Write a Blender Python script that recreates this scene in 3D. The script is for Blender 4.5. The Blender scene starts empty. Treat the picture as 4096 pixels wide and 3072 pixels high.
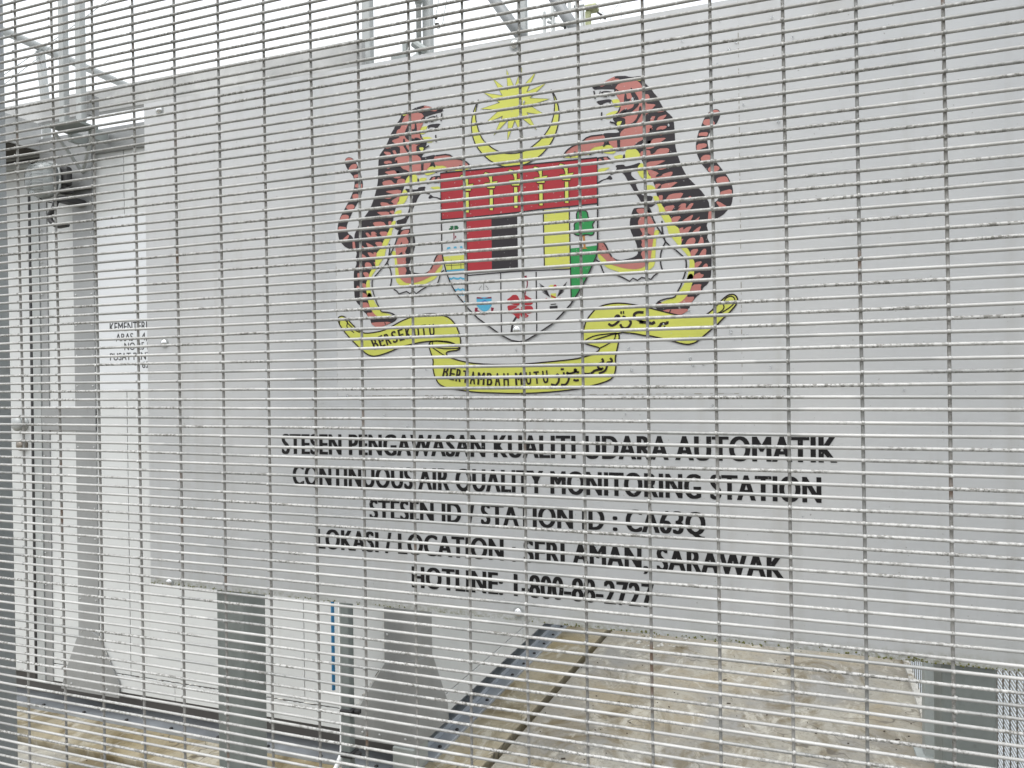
import bpy, bmesh, math, random
from mathutils import Vector, Matrix
from mathutils.geometry import tessellate_polygon
random.seed(7)
C = bpy.context.scene.collection
SC = bpy.context.scene

# ------------------------------------------------------------ camera, sky, sun, exposure
EYE = 1.6
R = ((0.9403879993, 0.0127878935, 0.3398630320),
     (-0.0108841430, 0.9999125840, -0.0075073129),
     (-0.3399293253, 0.0033606697, 0.9404449796))      # rows: right, down, forward in (x, -z, y)
FPX = 3000.0                                             # focal length in pixels of the 4096 px wide photograph
cam = bpy.data.cameras.new('camera'); camo = bpy.data.objects.new('camera', cam); C.objects.link(camo)
cam.sensor_width = 36.0; cam.lens = FPX / 4096 * 36; cam.clip_start = 0.02; cam.clip_end = 2000
rx = Vector((R[0][0], R[0][2], -R[0][1])); up = -Vector((R[1][0], R[1][2], -R[1][1])); bk = -Vector((R[2][0], R[2][2], -R[2][1]))
M = Matrix((rx, up, bk)).transposed().to_4x4(); M.translation = Vector((0, 0, EYE)); camo.matrix_world = M
SC.camera = camo
w = bpy.data.worlds.new("World"); SC.world = w; w.use_nodes = True
nt = w.node_tree; bg = nt.nodes['Background']
sky = nt.nodes.new('ShaderNodeTexSky'); sky.sky_type = 'NISHITA'; sky.sun_disc = False
SUN_EL, SUN_AZ = math.radians(62), math.radians(200)
sky.sun_elevation = SUN_EL; sky.sun_rotation = SUN_AZ; sky.air_density = 1.0; sky.dust_density = 6.0; sky.ozone_density = 1.0
hs = nt.nodes.new('ShaderNodeHueSaturation'); hs.inputs['Saturation'].default_value = 0.10
mixw = nt.nodes.new('ShaderNodeMix'); mixw.data_type = 'RGBA'; mixw.inputs[0].default_value = 0.72
mixw.inputs[7].default_value = (10.2, 10.6, 11.0, 1)       # even cloud cover
nt.links.new(sky.outputs[0], hs.inputs['Color']); nt.links.new(hs.outputs[0], mixw.inputs[6])
tcw = nt.nodes.new('ShaderNodeTexCoord'); spw = nt.nodes.new('ShaderNodeSeparateXYZ'); mrw = nt.nodes.new('ShaderNodeMapRange')
nt.links.new(tcw.outputs['Generated'], spw.inputs[0]); nt.links.new(spw.outputs['Z'], mrw.inputs['Value'])
mrw.inputs['From Min'].default_value = 0; mrw.inputs['From Max'].default_value = 1; mrw.inputs['To Min'].default_value = .84; mrw.inputs['To Max'].default_value = 1.5   # overcast: brighter overhead
vmw = nt.nodes.new('ShaderNodeVectorMath'); vmw.operation = 'SCALE'
nt.links.new(mixw.outputs[2], vmw.inputs[0]); nt.links.new(mrw.outputs[0], vmw.inputs['Scale'])
nt.links.new(vmw.outputs[0], bg.inputs['Color']); bg.inputs['Strength'].default_value = 0.12
sl = bpy.data.lights.new('sun', 'SUN'); sl.energy = 0.9; sl.angle = math.radians(35); sl.color = (1, 0.97, 0.93)
so = bpy.data.objects.new('sun', sl); C.objects.link(so)
sd = Vector((math.sin(SUN_AZ) * math.cos(SUN_EL), math.cos(SUN_AZ) * math.cos(SUN_EL), math.sin(SUN_EL)))
so.rotation_euler = sd.to_track_quat('Z', 'Y').to_euler(); so.location = (0, -3, 8)
SC.view_settings.view_transform = 'Standard'; SC.view_settings.look = 'None'
SC.view_settings.exposure = 0.35; SC.view_settings.gamma = 1.0; SC.view_settings.use_curve_mapping = False

# ------------------------------------------------------------ helpers
def ray(sx, sy):
    a, b = (sx - 2048) / FPX, (sy - 1536) / FPX
    d = [R[0][i] * a + R[1][i] * b + R[2][i] for i in range(3)]
    return Vector((d[0], d[2], -d[1]))
DD = 4096 / 2212.0
def at(dx, dy, y):
    "measured spot of the photograph (2212 px wide copy) on the upright plane at distance y"
    d = ray(dx * DD, dy * DD); s = y / d.y
    return Vector((0, 0, EYE)) + d * s
SIGN_Y = 1.600
def tile(ox, oy, s, y=SIGN_Y):
    def f(pts):
        out = []
        for px, py in pts:
            d = ray(ox + px / s, oy + py / s); k = y / d.y
            out.append((d.x * k, EYE + d.z * k))
        return out
    return f

def tag(o, label=None, cat=None, group=None, kind=None):
    if label: o['label'] = label
    if cat: o['category'] = cat
    if group: o['group'] = group
    if kind: o['kind'] = kind
    return o
def empty(name, loc, label, cat, group=None):
    o = bpy.data.objects.new(name, None); C.objects.link(o); o.location = loc; o.empty_display_size = .1
    return tag(o, label, cat, group)
def wpos(o):
    v = Vector(o.location)
    return v
ROOTLOC = {}
def link(name, me, parent=None, loc=(0, 0, 0)):
    o = bpy.data.objects.new(name, me); C.objects.link(o); o.location = loc
    if parent is not None:
        o.parent = parent
        base = ROOTLOC.get(parent.name, Vector(parent.location) if parent.type == 'EMPTY' else Vector(parent.location))
        o.matrix_parent_inverse = Matrix.Translation(-base)
    return o
def mesh(name, geo, m, smooth=False):
    me = bpy.data.meshes.new(name)
    vs, fs = [], []
    for v, f in geo:
        b = len(vs); vs += [tuple(p) for p in v]; fs += [tuple(i + b for i in q) for q in f]
    me.from_pydata(vs, [], fs); me.materials.append(m)
    if smooth:
        me.polygons.foreach_set('use_smooth', [True] * len(me.polygons))
    me.update()
    return me
def parts(name, pieces, m, parent):
    for pc in pieces: part(name, [pc], m, parent)
def fixn(me):
    bm = bmesh.new(); bm.from_mesh(me); bmesh.ops.recalc_face_normals(bm, faces=bm.faces); bm.to_mesh(me); bm.free()
def part(name, geo, m, parent=None, smooth=False, bevel=0, loc=(0, 0, 0)):
    me = mesh(name, geo, m, smooth)
    bm = bmesh.new(); bm.from_mesh(me); bmesh.ops.recalc_face_normals(bm, faces=bm.faces)
    if bevel:
        es = [e for e in bm.edges if len(e.link_faces) == 2 and e.calc_face_angle(0) > 0.6]
        bmesh.ops.bevel(bm, geom=es, offset=bevel, segments=2, profile=.5, affect='EDGES')
    bm.to_mesh(me); bm.free()
    return link(name, me, parent, loc)
def box(x0, x1, y0, y1, z0, z1):
    v = [(x, y, z) for z in (z0, z1) for x, y in ((x0, y0), (x1, y0), (x1, y1), (x0, y1))]
    return v, [(0, 3, 2, 1), (4, 5, 6, 7), (0, 1, 5, 4), (1, 2, 6, 5), (2, 3, 7, 6), (3, 0, 4, 7)]
def prism(poly, z0, z1):
    n = len(poly); v = [(x, y, z0) for x, y in poly] + [(x, y, z1) for x, y in poly]
    return v, [tuple(range(n - 1, -1, -1)), tuple(range(n, 2 * n))] + [(i, (i + 1) % n, n + (i + 1) % n, n + i) for i in range(n)]
def slabxz(poly, y0, y1):
    n = len(poly); v = [(x, y0, z) for x, z in poly] + [(x, y1, z) for x, z in poly]
    return v, [tuple(range(n)), tuple(range(2 * n - 1, n - 1, -1))] + [(i, n + i, n + (i + 1) % n, (i + 1) % n) for i in range(n)]
def tube(pts, r, n=8, cap=True):
    pts = [Vector(p) for p in pts]; v, f = [], []
    rs = r if isinstance(r, (list, tuple)) else [r] * len(pts)
    ref = None
    for i, p in enumerate(pts):
        t = (pts[min(i + 1, len(pts) - 1)] - pts[max(i - 1, 0)]).normalized()
        if ref is None: ref = Vector((0, 0, 1)) if abs(t.z) < .9 else Vector((1, 0, 0))
        a = (ref - t * ref.dot(t)).normalized(); b = t.cross(a); ref = a
        for k in range(n):
            q = 2 * math.pi * k / n
            v.append(p + (a * math.cos(q) + b * math.sin(q)) * rs[i])
    for i in range(len(pts) - 1):
        for k in range(n):
            f.append((i * n + k, i * n + (k + 1) % n, (i + 1) * n + (k + 1) % n, (i + 1) * n + k))
    if cap: f += [tuple(range(n - 1, -1, -1)), tuple(range((len(pts) - 1) * n, len(pts) * n))]
    return v, f
def dome(c, ax, r, h, n=12, rings=4):
    "spherical cap of radius r and height h, bulging along ax"
    c = Vector(c); ax = Vector(ax).normalized(); a = ax.orthogonal().normalized(); b = ax.cross(a); v, f = [], []
    for i in range(rings):
        q = i / rings * math.pi / 2
        for k in range(n):
            w_ = 2 * math.pi * k / n
            v.append(c + (a * math.cos(w_) + b * math.sin(w_)) * r * math.cos(q) + ax * h * math.sin(q))
    v.append(c + ax * h)
    for i in range(rings - 1):
        for k in range(n): f.append((i * n + k, i * n + (k + 1) % n, (i + 1) * n + (k + 1) % n, (i + 1) * n + k))
    for k in range(n): f.append(((rings - 1) * n + k, (rings - 1) * n + (k + 1) % n, rings * n))
    f.append(tuple(range(n - 1, -1, -1)))
    return v, f
def arcs(pts, n=6):
    "Catmull-Rom through points"
    P = [Vector(p) for p in pts]; P = [P[0] * 2 - P[1]] + P + [P[-1] * 2 - P[-2]]; out = []
    for i in range(1, len(P) - 2):
        for k in range(n):
            t = k / n; a, b, c, d = P[i - 1], P[i], P[i + 1], P[i + 2]
            out.append(.5 * ((2 * b) + (c - a) * t + (2 * a - 5 * b + 4 * c - d) * t * t + (3 * b - a - 3 * c + d) * t ** 3))
    return out + [P[-2]]

# ------------------------------------------------------------ materials
def mat(name, col, rough=.5, metal=0.0, spec=.5):
    m = bpy.data.materials.new(name); m.use_nodes = True; b = m.node_tree.nodes['Principled BSDF']
    b.inputs['Base Color'].default_value = (*col, 1); b.inputs['Roughness'].default_value = rough
    b.inputs['Metallic'].default_value = metal; b.inputs['Specular IOR Level'].default_value = spec
    return m
class N:
    def __init__(s, m): s.m = m; s.t = m.node_tree; s.b = s.t.nodes['Principled BSDF']
    def n(s, t, **k):
        o = s.t.nodes.new(t)
        for a, v in k.items(): setattr(o, a, v)
        return o
    def l(s, a, b): s.t.links.new(a, b)
    def pos(s, scale=(1, 1, 1), objrand=False):
        mp = s.n('ShaderNodeMapping'); mp.inputs['Scale'].default_value = scale
        if objrand:
            tc = s.n('ShaderNodeTexCoord'); oi = s.n('ShaderNodeObjectInfo')
            ml = s.n('ShaderNodeMath', operation='MULTIPLY'); ml.inputs[1].default_value = 37.0
            ad = s.n('ShaderNodeVectorMath', operation='ADD')
            s.l(oi.outputs['Random'], ml.inputs[0]); s.l(tc.outputs['Object'], ad.inputs[0]); s.l(ml.outputs[0], ad.inputs[1])
            s.l(ad.outputs[0], mp.inputs['Vector'])
        else:
            g = s.n('ShaderNodeNewGeometry'); s.l(g.outputs['Position'], mp.inputs['Vector'])
        return mp.outputs[0]
    def noise(s, vec, scale, detail=4, rough=.55, dist=0):
        t = s.n('ShaderNodeTexNoise'); t.inputs['Scale'].default_value = scale; t.inputs['Detail'].default_value = detail
        t.inputs['Roughness'].default_value = rough; t.inputs['Distortion'].default_value = dist
        s.l(vec, t.inputs['Vector']); return t.outputs['Fac']
    def ramp(s, fac, a, b, c0=0.0, c1=1.0):
        r = s.n('ShaderNodeMapRange'); r.inputs['From Min'].default_value = a; r.inputs['From Max'].default_value = b
        r.inputs['To Min'].default_value = c0; r.inputs['To Max'].default_value = c1
        s.l(fac, r.inputs['Value']); return r.outputs[0]
    def mul(s, a, b):
        m_ = s.n('ShaderNodeMath', operation='MULTIPLY'); s.l(a, m_.inputs[0])
        if isinstance(b, (int, float)): m_.inputs[1].default_value = b
        else: s.l(b, m_.inputs[1])
        return m_.outputs[0]
    def mix(s, fac, a, b):
        m_ = s.n('ShaderNodeMix', data_type='RGBA')
        if isinstance(fac, (int, float)): m_.inputs[0].default_value = fac
        else: s.l(fac, m_.inputs[0])
        for k, v in ((6, a), (7, b)):
            if isinstance(v, tuple): m_.inputs[k].default_value = (*v, 1)
            else: s.l(v, m_.inputs[k])
        return m_.outputs[2]
    def color(s, c): s.l(c, s.b.inputs['Base Color'])
    def rough(s, c): s.l(c, s.b.inputs['Roughness'])
    def bump(s, h, dist, strength=1.0):
        bp = s.n('ShaderNodeBump'); bp.inputs['Distance'].default_value = dist; bp.inputs['Strength'].default_value = strength
        s.l(h, bp.inputs['Height']); s.l(bp.outputs[0], s.b.inputs['Normal'])

def wire_mat(name, base, rusty):
    m = mat(name, base, .56, .28); n = N(m)
    v = n.pos((1, 1, 1), True); w_ = n.pos()
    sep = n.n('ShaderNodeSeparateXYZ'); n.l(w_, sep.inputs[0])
    high = n.ramp(sep.outputs['Z'], 1.62, 2.05, 0.0, 1.0)              # upper wires blend to a darker grey with more pale flecks
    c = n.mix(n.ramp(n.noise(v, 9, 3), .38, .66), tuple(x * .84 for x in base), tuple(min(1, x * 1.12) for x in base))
    c = n.mix(n.mul(high, .55), c, (.185, .18, .165))
    patch = n.ramp(n.noise(v, 6.5, 3), .47, .62)
    c = n.mix(n.mul(n.mul(n.ramp(n.noise(v, 240, 2, .7), .46, .58), patch), .85), c, (.13, .125, .11))
    c = n.mix(n.mul(n.ramp(n.noise(v, 170, 2, .6), .57, .66), n.ramp(high, 0, 1, .15, .6)), c, (.60, .60, .585))
    zinc = n.ramp(n.noise(v, 4.2, 1), .59, .61)
    c = n.mix(n.mul(zinc, .55), c, (.24, .245, .24))
    if rusty: c = n.mix(n.mul(n.ramp(n.noise(v, 16, 3), .62, .72), .8), c, (.17, .095, .055))
    n.color(c); n.rough(n.ramp(zinc, 0, 1, .56, .45)); n.bump(n.noise(v, 230, 2, .6), .0004, .6)
    return m
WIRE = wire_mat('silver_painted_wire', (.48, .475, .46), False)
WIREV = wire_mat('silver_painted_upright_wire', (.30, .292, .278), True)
WIRE_S = steel_wire = mat('bright_side_wire', (.56, .60, .64), .45, .25)

def steel(name, col, rough=.42, metal=.55, var=.16, scale=9, streak=True):
    m = mat(name, col, rough, metal); n = N(m)
    v = n.pos((1, 1, .25 if streak else 1)); f = n.noise(v, scale, 5, .6)
    c = n.mix(n.ramp(f, .3, .7), tuple(x * (1 - var) for x in col), tuple(min(1, x * (1 + var)) for x in col))
    c = n.mix(n.mul(n.ramp(n.noise(n.pos(), 70, 3, .7), .58, .74), .35), c, tuple(x * .55 for x in col))
    n.color(c); n.rough(n.ramp(f, .3, .7, rough - .08, rough + .12)); n.bump(n.noise(n.pos(), 60, 3), .0008, .4)
    return m
GALV = steel('galvanised_steel', (.36, .385, .375), .5, .35, .16, 7)
GALV_ROOF = steel('grey_roof_pipe', (.235, .245, .25), .5, .3, .14, 8)
GALV_DARK = steel('weathered_galvanised_post', (.225, .245, .235), .55, .3, .24, 6)
GALV_POLE = steel('dull_galvanised_pole', (.20, .225, .22), .5, .3, .25, 9)
GALV_L = steel('pale_galvanised_pipe', (.40, .415, .41), .5, .3, .12, 8)
GALV_BLUE = steel('dull_slate_post', (.31, .33, .34), .5, .3, .2, 8)
ALU = steel('aluminium_trim', (.31, .315, .315), .42, .4, .10, 5)
FASC = steel('stained_fascia', (.44, .44, .43), .5, .3, .30, 3.5, False)
ALU_L = steel('aluminium_fascia', (.47, .475, .47), .45, .4, .14, 6, False)
BEAM = steel('base_beam_steel', (.36, .385, .415), .4, .5, .18, 6)
CHROME = mat('bolt_chrome', (.75, .75, .75), .14, 1.0)
WEB = mat('shaded_beam_web', (.115, .105, .095), .8)  # shade of the gap under the cabin is put into this colour
RUBBER = mat('black_rubber', (.022, .021, .022), .5)

def panel_white(name, col):
    m = mat(name, col, .42); n = N(m); v = n.pos((1, 1, .35))
    c = n.mix(n.ramp(n.noise(v, 3, 4), .35, .7), col, tuple(x * .92 for x in col))
    c = n.mix(n.mul(n.ramp(n.noise(n.pos((26, 26, .9)), 1, 4), .58, .8), .22), c, (.36, .34, .29))
    n.color(c); n.bump(n.noise(n.pos(), 2.2, 2), .004, .12); return m
WHITE = panel_white('painted_wall_panel', (.585, .595, .59))
DOORW = panel_white('painted_door', (.575, .585, .58))
STICKER = mat('white_notice_vinyl', (.635, .65, .665), .4)
CORE = mat('dark_gap', (.05, .05, .05), .8)

def sign_mat():
    base = (.50, .505, .51); m = mat('grey_sign_sheet', base, .36); n = N(m)
    p = n.pos(); sep = n.n('ShaderNodeSeparateXYZ'); n.l(p, sep.inputs[0])
    c = n.mix(n.ramp(n.noise(n.pos((1, 1, .5)), 2.1, 5), .36, .66), (.468, .478, .488), (.545, .548, .548))
    st = n.mul(n.ramp(n.noise(n.pos((30, 1, .8)), 1, 4), .52, .8), .30)
    c = n.mix(st, c, (.36, .345, .31))
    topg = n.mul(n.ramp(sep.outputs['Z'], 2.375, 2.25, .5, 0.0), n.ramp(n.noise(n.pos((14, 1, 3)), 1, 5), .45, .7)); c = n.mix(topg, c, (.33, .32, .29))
    dots = n.mul(n.ramp(n.noise(n.pos(), 130, 1), .735, .78), .6); c = n.mix(dots, c, (.2, .19, .17))
    # algae growing up from the lower edge
    edge = n.ramp(sep.outputs['Z'], 1.057, 1.083, 1.0, 0.0)
    big = n.ramp(n.noise(n.pos((1, 1, 1)), 3.3, 2), .36, .62)
    fr = n.ramp(n.noise(p, 95, 4, .7), .42, .62)
    c = n.mix(n.mul(n.mul(edge, big), fr), c, (.17, .165, .075))
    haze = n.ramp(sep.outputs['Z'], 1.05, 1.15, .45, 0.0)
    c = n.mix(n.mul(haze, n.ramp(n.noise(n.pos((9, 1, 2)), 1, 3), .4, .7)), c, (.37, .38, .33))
    n.color(c); n.bump(n.noise(n.pos((1, 1, 1.4)), 5, 2), .003, .10); return m
SIGN = sign_mat()
def vinyl(name, col, var=.06):
    m = mat(name, col, .45, 0, .3); n = N(m)
    c = n.mix(n.ramp(n.noise(n.pos((1, 1, .5)), 6, 4), .35, .68), tuple(x * (1 - var) for x in col), tuple(min(1, x * (1 + var)) for x in col))
    c = n.mix(n.mul(n.ramp(n.noise(n.pos(), 150, 1), .72, .77), .5), c, (.45, .45, .44))
    n.color(c); n.bump(n.noise(n.pos((1, 1, 2)), 9, 3), .003, .14); return m
V_CLEAR = vinyl('clear_emblem_vinyl', (.535, .54, .545), .035)
V_BLK = vinyl('black_vinyl', (.030, .026, .030)); V_TXT = vinyl('black_lettering_vinyl', (.010, .009, .010), .2)
V_SAL = vinyl('salmon_vinyl', (.44, .172, .150)); V_YEL = vinyl('yellow_vinyl', (.56, .575, .115))
V_RED = vinyl('red_vinyl', (.36, .032, .042)); V_GRN = vinyl('green_vinyl', (.030, .26, .075))
V_BLU = vinyl('sky_blue_vinyl', (.085, .36, .54)); V_DBL = vinyl('blue_vinyl', (.03, .13, .40))
V_MAR = vinyl('maroon_vinyl', (.20, .012, .035)); V_BRN = vinyl('brown_vinyl', (.42, .20, .06)); V_OUT = vinyl('brown_black_outline', (.022, .014, .012))
V_LET = vinyl('grey_lettering', (.03, .03, .032)); V_DGR = vinyl('dark_green_vinyl', (.02, .12, .05))

def concrete(name, a, b, c_):
    m = mat(name, a, .62, 0, .35); n = N(m); p = n.pos()
    f1 = n.noise(p, 1.9, 7, .62, .6); f2 = n.noise(n.pos((1.3, .8, 1)), 2.7, 8, .66, .9); f3 = n.noise(p, 60, 4, .7); f4 = n.noise(n.pos((1.6, .7, 1)), 5.2, 8, .7, .7)
    c = n.mix(n.ramp(f1, .40, .60), a, b)
    c = n.mix(n.mul(n.ramp(f2, .47, .58), .75), c, c_)
    c = n.mix(n.mul(n.ramp(n.noise(n.pos((1, .6, 1)), 3.1, 7, .7, 1.0)  , .52, .62), .85), c, (.125, .095, .045))
    c = n.mix(n.mul(n.ramp(f4, .54, .62), .60), c, (.48, .455, .39))
    c = n.mix(n.mul(n.ramp(n.noise(p, 9, 6, .75, .4), .60, .70), .55), c, (.11, .10, .075))
    c = n.mix(n.mul(n.ramp(f3, .52, .68), .42), c, (.09, .075, .055))
    vo = n.n('ShaderNodeTexVoronoi', feature='DISTANCE_TO_EDGE'); vo.inputs['Scale'].default_value = 1.3
    wv_ = n.n('ShaderNodeVectorMath', operation='ADD'); nz = n.n('ShaderNodeTexNoise'); nz.inputs['Scale'].default_value = 6; n.l(p, nz.inputs['Vector'])
    sc_ = n.n('ShaderNodeVectorMath', operation='SCALE'); sc_.inputs['Scale'].default_value = .35; n.l(nz.outputs['Color'], sc_.inputs[0]); n.l(p, wv_.inputs[0]); n.l(sc_.outputs[0], wv_.inputs[1]); n.l(wv_.outputs[0], vo.inputs['Vector'])
    c = n.mix(n.mul(n.mul(n.ramp(vo.outputs['Distance'], .002, .007, 1.0, 0.0), n.ramp(n.noise(p, 2.2, 2), .48, .58)), .75), c, (.07, .058, .042))
    n.color(c); n.rough(n.ramp(f2, .4, .6, .40, .75))
    h = n.n('ShaderNodeMath', operation='ADD'); n.l(n.mul(f2, .6), h.inputs[0]); n.l(n.mul(f3, .12), h.inputs[1])
    n.bump(h.outputs[0], .004, .35); return m
CONC = concrete('stained_concrete', (.262, .222, .152), (.215, .207, .188), (.335, .318, .272))
CONC_P = concrete('pad_concrete', (.275, .225, .13), (.215, .19, .135), (.335, .295, .215))
KERB = concrete('pale_kerb_concrete', (.48, .47, .44), (.40, .39, .36), (.55, .54, .51))
GRASS = mat('gravel_ground', (.05, .075, .025), .9); _n = N(GRASS)
_n.color(_n.mix(_n.ramp(_n.noise(_n.pos(), 1.4, 6), .35, .65), (.13, .125, .105), (.20, .19, .16)))
GLASS = mat('lamp_glass', (.50, .53, .53), .12, 0, .35); GLASS.node_tree.nodes['Principled BSDF'].inputs['Transmission Weight'].default_value = .72
PVC = mat('white_conduit', (.86, .87, .88), .35); BLUEP = mat('blue_pipe', (.05, .27, .56), .4)
BOXG = steel('mossy_grey_box', (.36, .38, .22), .6, .1, .3, 30, False)
WATER = mat('water_drop', (.75, .77, .78), .12, 0, .5); WATER.node_tree.nodes['Principled BSDF'].inputs['Transmission Weight'].default_value = .6
MOSS = mat('moss', (.13, .135, .035), .9); DEBRIS = mat('leaf_litter', (.045, .032, .022), .8)
SOFFIT = mat('shaded_soffit', (.055, .05, .042), .8)  # shadow below the door hood painted in as a near-black colour
LAMPW = mat('lamp_reflector', (.72, .72, .70), .3)

# ------------------------------------------------------------ ground
X0 = -1.419                                                      # near corner of the cabin
def xc(y): return X0 + .035 * (y - 2.72)                         # right-hand wall of the cabin
def xf(y): return .645 + .033 * (y - 4.7)                        # side fence line
g = part('ground', [prism([(-300, -300), (300, -300), (300, 300), (-300, 300)], -.30, -.12)], GRASS); tag(g, kind='structure')
GA, GB = 2.4255, -1.19                                           # groove round the cabin pad
def xg(y): return GB + .062 * (y - GA)
pad = part('concrete_pad', [prism([(-8, GA + .034), (xg(GA) - .034, GA + .034), (xg(9) - .034, 9), (-8, 9)], -.11, 0)], CONC_P, bevel=.004); tag(pad, kind='structure')
flo = part('concrete_floor', [prism([(-8, .74), (xf(.74) - .03, .74), (xf(GA) - .03, GA), (xg(GA) - .0, GA), (-8, GA)], -.11, -.006),
                              prism([(xg(GA), GA), (xf(GA) - .03, GA), (xf(9) - .03, 9), (xg(9), 9)], -.11, -.006)], CONC, bevel=0); tag(flo, kind='structure')
gb = part('groove_floor', [prism([(-8, GA - .1), (xg(GA) + .1, GA - .1), (xg(9) + .1, 9), (xg(9) - .2, 9), (xg(GA) - .2, GA + .2), (-8, GA + .2)], -.118, -.062)], mat('groove_dirt', (.075, .055, .032), .9)); tag(gb, kind='structure')
kb = part('kerb', [prism([(xf(.7) - .03, .7), (xf(.7) + .12, .7), (xf(12) + .12, 12), (xf(12) - .03, 12)], -.13, .012)], KERB, bevel=.006); tag(kb, kind='structure')
# bits of leaf and grit lying on the concrete
deb = []
for i in range(230):
    if i < 150: x, y = random.uniform(-1.1, .55), random.uniform(2.5, 5.0)
    else: x, y = random.uniform(-3.6, -1.3), random.uniform(1.9, 2.42)
    s = random.choice([.002, .0025, .003, .004, .005, .009]); a = random.uniform(0, 6.28)
    z = .0005 - .006
    v, f = box(-s, s, -s * .45, s * .45, 0, .003)
    deb.append(([(x + p[0] * math.cos(a) - p[1] * math.sin(a), y + p[0] * math.sin(a) + p[1] * math.cos(a), z + p[2]) for p in v], f))
tag(part('leaf_litter', deb, DEBRIS), kind='stuff')

rub = []
def onz(dx, dy, z): d = ray(dx * DD, dy * DD); k = (z - EYE) / d.z; return Vector((0, 0, EYE)) + d * k
for i in range(60):
    p = onz(random.uniform(1375, 1490), random.uniform(1372, 1400), -.006); s_ = random.choice([.004, .006, .009, .014])
    rub.append(dome((p.x, p.y, -.0065), (random.uniform(-.3, .3), random.uniform(-.3, .3), 1), s_, s_ * .7, 6, 2))
tag(part('rubble', rub, KERB), kind='stuff')
# ------------------------------------------------------------ the mesh fence in front
PU, PV = .0762, .01315142
FY = .86321
CX, CZ = 1.13695671, EYE + .54393404
RW = .00198
fence = empty('mesh_fence', (-.9, FY, 0), 'close welded silver wire mesh fence standing in front of the whole scene', 'fence')
def pf(c, g): return ((c[0] * g + c[1]) * g + c[2]) * g + c[3]
PF5 = (-1.0147e-06, .000272827, -.01927029, .28247252); PF17 = (-2.12263e-06, .000410737, -.01793085, .16837696)
XL, XR = -2.30, .500
def wobble_wire(L, r, seg, amp, seed, n=6):
    rnd = random.Random(seed); ph = [rnd.uniform(0, 6.28) for _ in range(4)]
    pts = []
    for i in range(seg + 1):
        x = L * i / seg
        pts.append((x, amp * .5 * math.sin(x * 9 + ph[0]), amp * (math.sin(x * 5.3 + ph[1]) + .6 * math.sin(x * 13 + ph[2]))))
    return tube(pts, r, n)
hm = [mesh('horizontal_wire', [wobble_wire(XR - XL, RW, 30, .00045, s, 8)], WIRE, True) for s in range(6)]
for me in hm: fixn(me)
for gi in range(-34, 160):
    gc = min(max(gi, 0), 82); gd = min(max(gi, 13), 71)
    z5 = CZ - (gi + pf(PF5, gc)) * PV; z17 = CZ - (gi + pf(PF17, gd)) * PV
    x5, x17 = 5 * PU - CX, 17 * PU - CX
    sl_ = (z17 - z5) / (x17 - x5)
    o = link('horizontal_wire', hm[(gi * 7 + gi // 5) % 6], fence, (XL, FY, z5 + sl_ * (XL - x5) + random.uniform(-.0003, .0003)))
    o.rotation_euler = (0, -math.atan(sl_), 0)
OFF = {0: (-.22, -.125), 1: (-.165, -.07), 2: (-.07, -.02), 3: (-.01, .03), 4: (.01, .035), 5: (.057, .057), 6: (.08, .077), 7: (.086, .082),
       8: (.05, .044), 9: (.037, .032), 10: (.022, .027), 11: (.012, .019), 12: (-.021, -.004), 13: (-.015, .013), 14: (-.025, .01), 15: (-.028, .013), 16: (-.078, -.033), 17: (-.022, .028)}
ZT, ZB = CZ + 34 * PV + .02, CZ - 159 * PV - .02
def upright(L, r, seed):
    rnd = random.Random(seed); ph = rnd.uniform(0, 6.28)
    return tube([(.0005 * math.sin(i * .8 + ph), 0, -L * i / 24) for i in range(25)], r * .94, 8)
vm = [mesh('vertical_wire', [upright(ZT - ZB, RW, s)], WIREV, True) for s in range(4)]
for me in vm: fixn(me)
for j in range(-15, 21):
    a, b = OFF.get(j, (random.uniform(-.04, .04),) * 2)
    x_t, x_b = (j + a) * PU - CX, (j + b) * PU - CX
    if j < 0: x_t -= .02; x_b -= .01
    sx = (x_b - x_t) / .9
    xx = x_t - sx * (ZT - (CZ - 10 * PV))
    if xx < XL + .02 or xx > XR - .01: continue
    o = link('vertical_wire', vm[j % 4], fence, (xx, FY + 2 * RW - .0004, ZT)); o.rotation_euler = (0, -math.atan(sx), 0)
wb = []
for o in [q for q in C.objects if q.parent == fence and q.name.startswith('vertical_wire')]:
    tx = math.tan(-o.rotation_euler[1])
    for h in [q for q in C.objects if q.parent == fence and q.name.startswith('horizontal_wire')]:
        z = h.location.z + math.tan(-h.rotation_euler[1]) * (o.location.x - XL)
        x = o.location.x + tx * (ZT - z)
        if 1.05 < z < 2.25 and -1.25 < x < .45:
            wb.append(dome((x + random.uniform(-.0008, .0008), FY - .0006, z + random.uniform(-.0004, .0006)), (0, -1, .35), random.uniform(.0021, .0029), .0022, 6, 2))
tag(part('weld_blob', wb, WIRE, fence, True), kind='stuff')
FPX1 = -1.243
def fence_post(parent, x, y, top, wd=.06):
    p_ = part('fence_post', [box(x - wd / 2, x + wd / 2, y, y + wd, -.05, top)], GALV_BLUE, parent, bevel=.005)
    part('post_cap', [box(x - wd / 2 - .003, x + wd / 2 + .003, y - .003, y + wd + .003, top, top + .012)], RUBBER, p_, bevel=.003)
    return p_
fence_post(fence, -1.2772, FY + 2.9 * RW, ZT + .05).rotation_euler = (0, -.007, 0)
fence_post(fence, XR + .035, FY - .02, ZT + .05)

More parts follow.
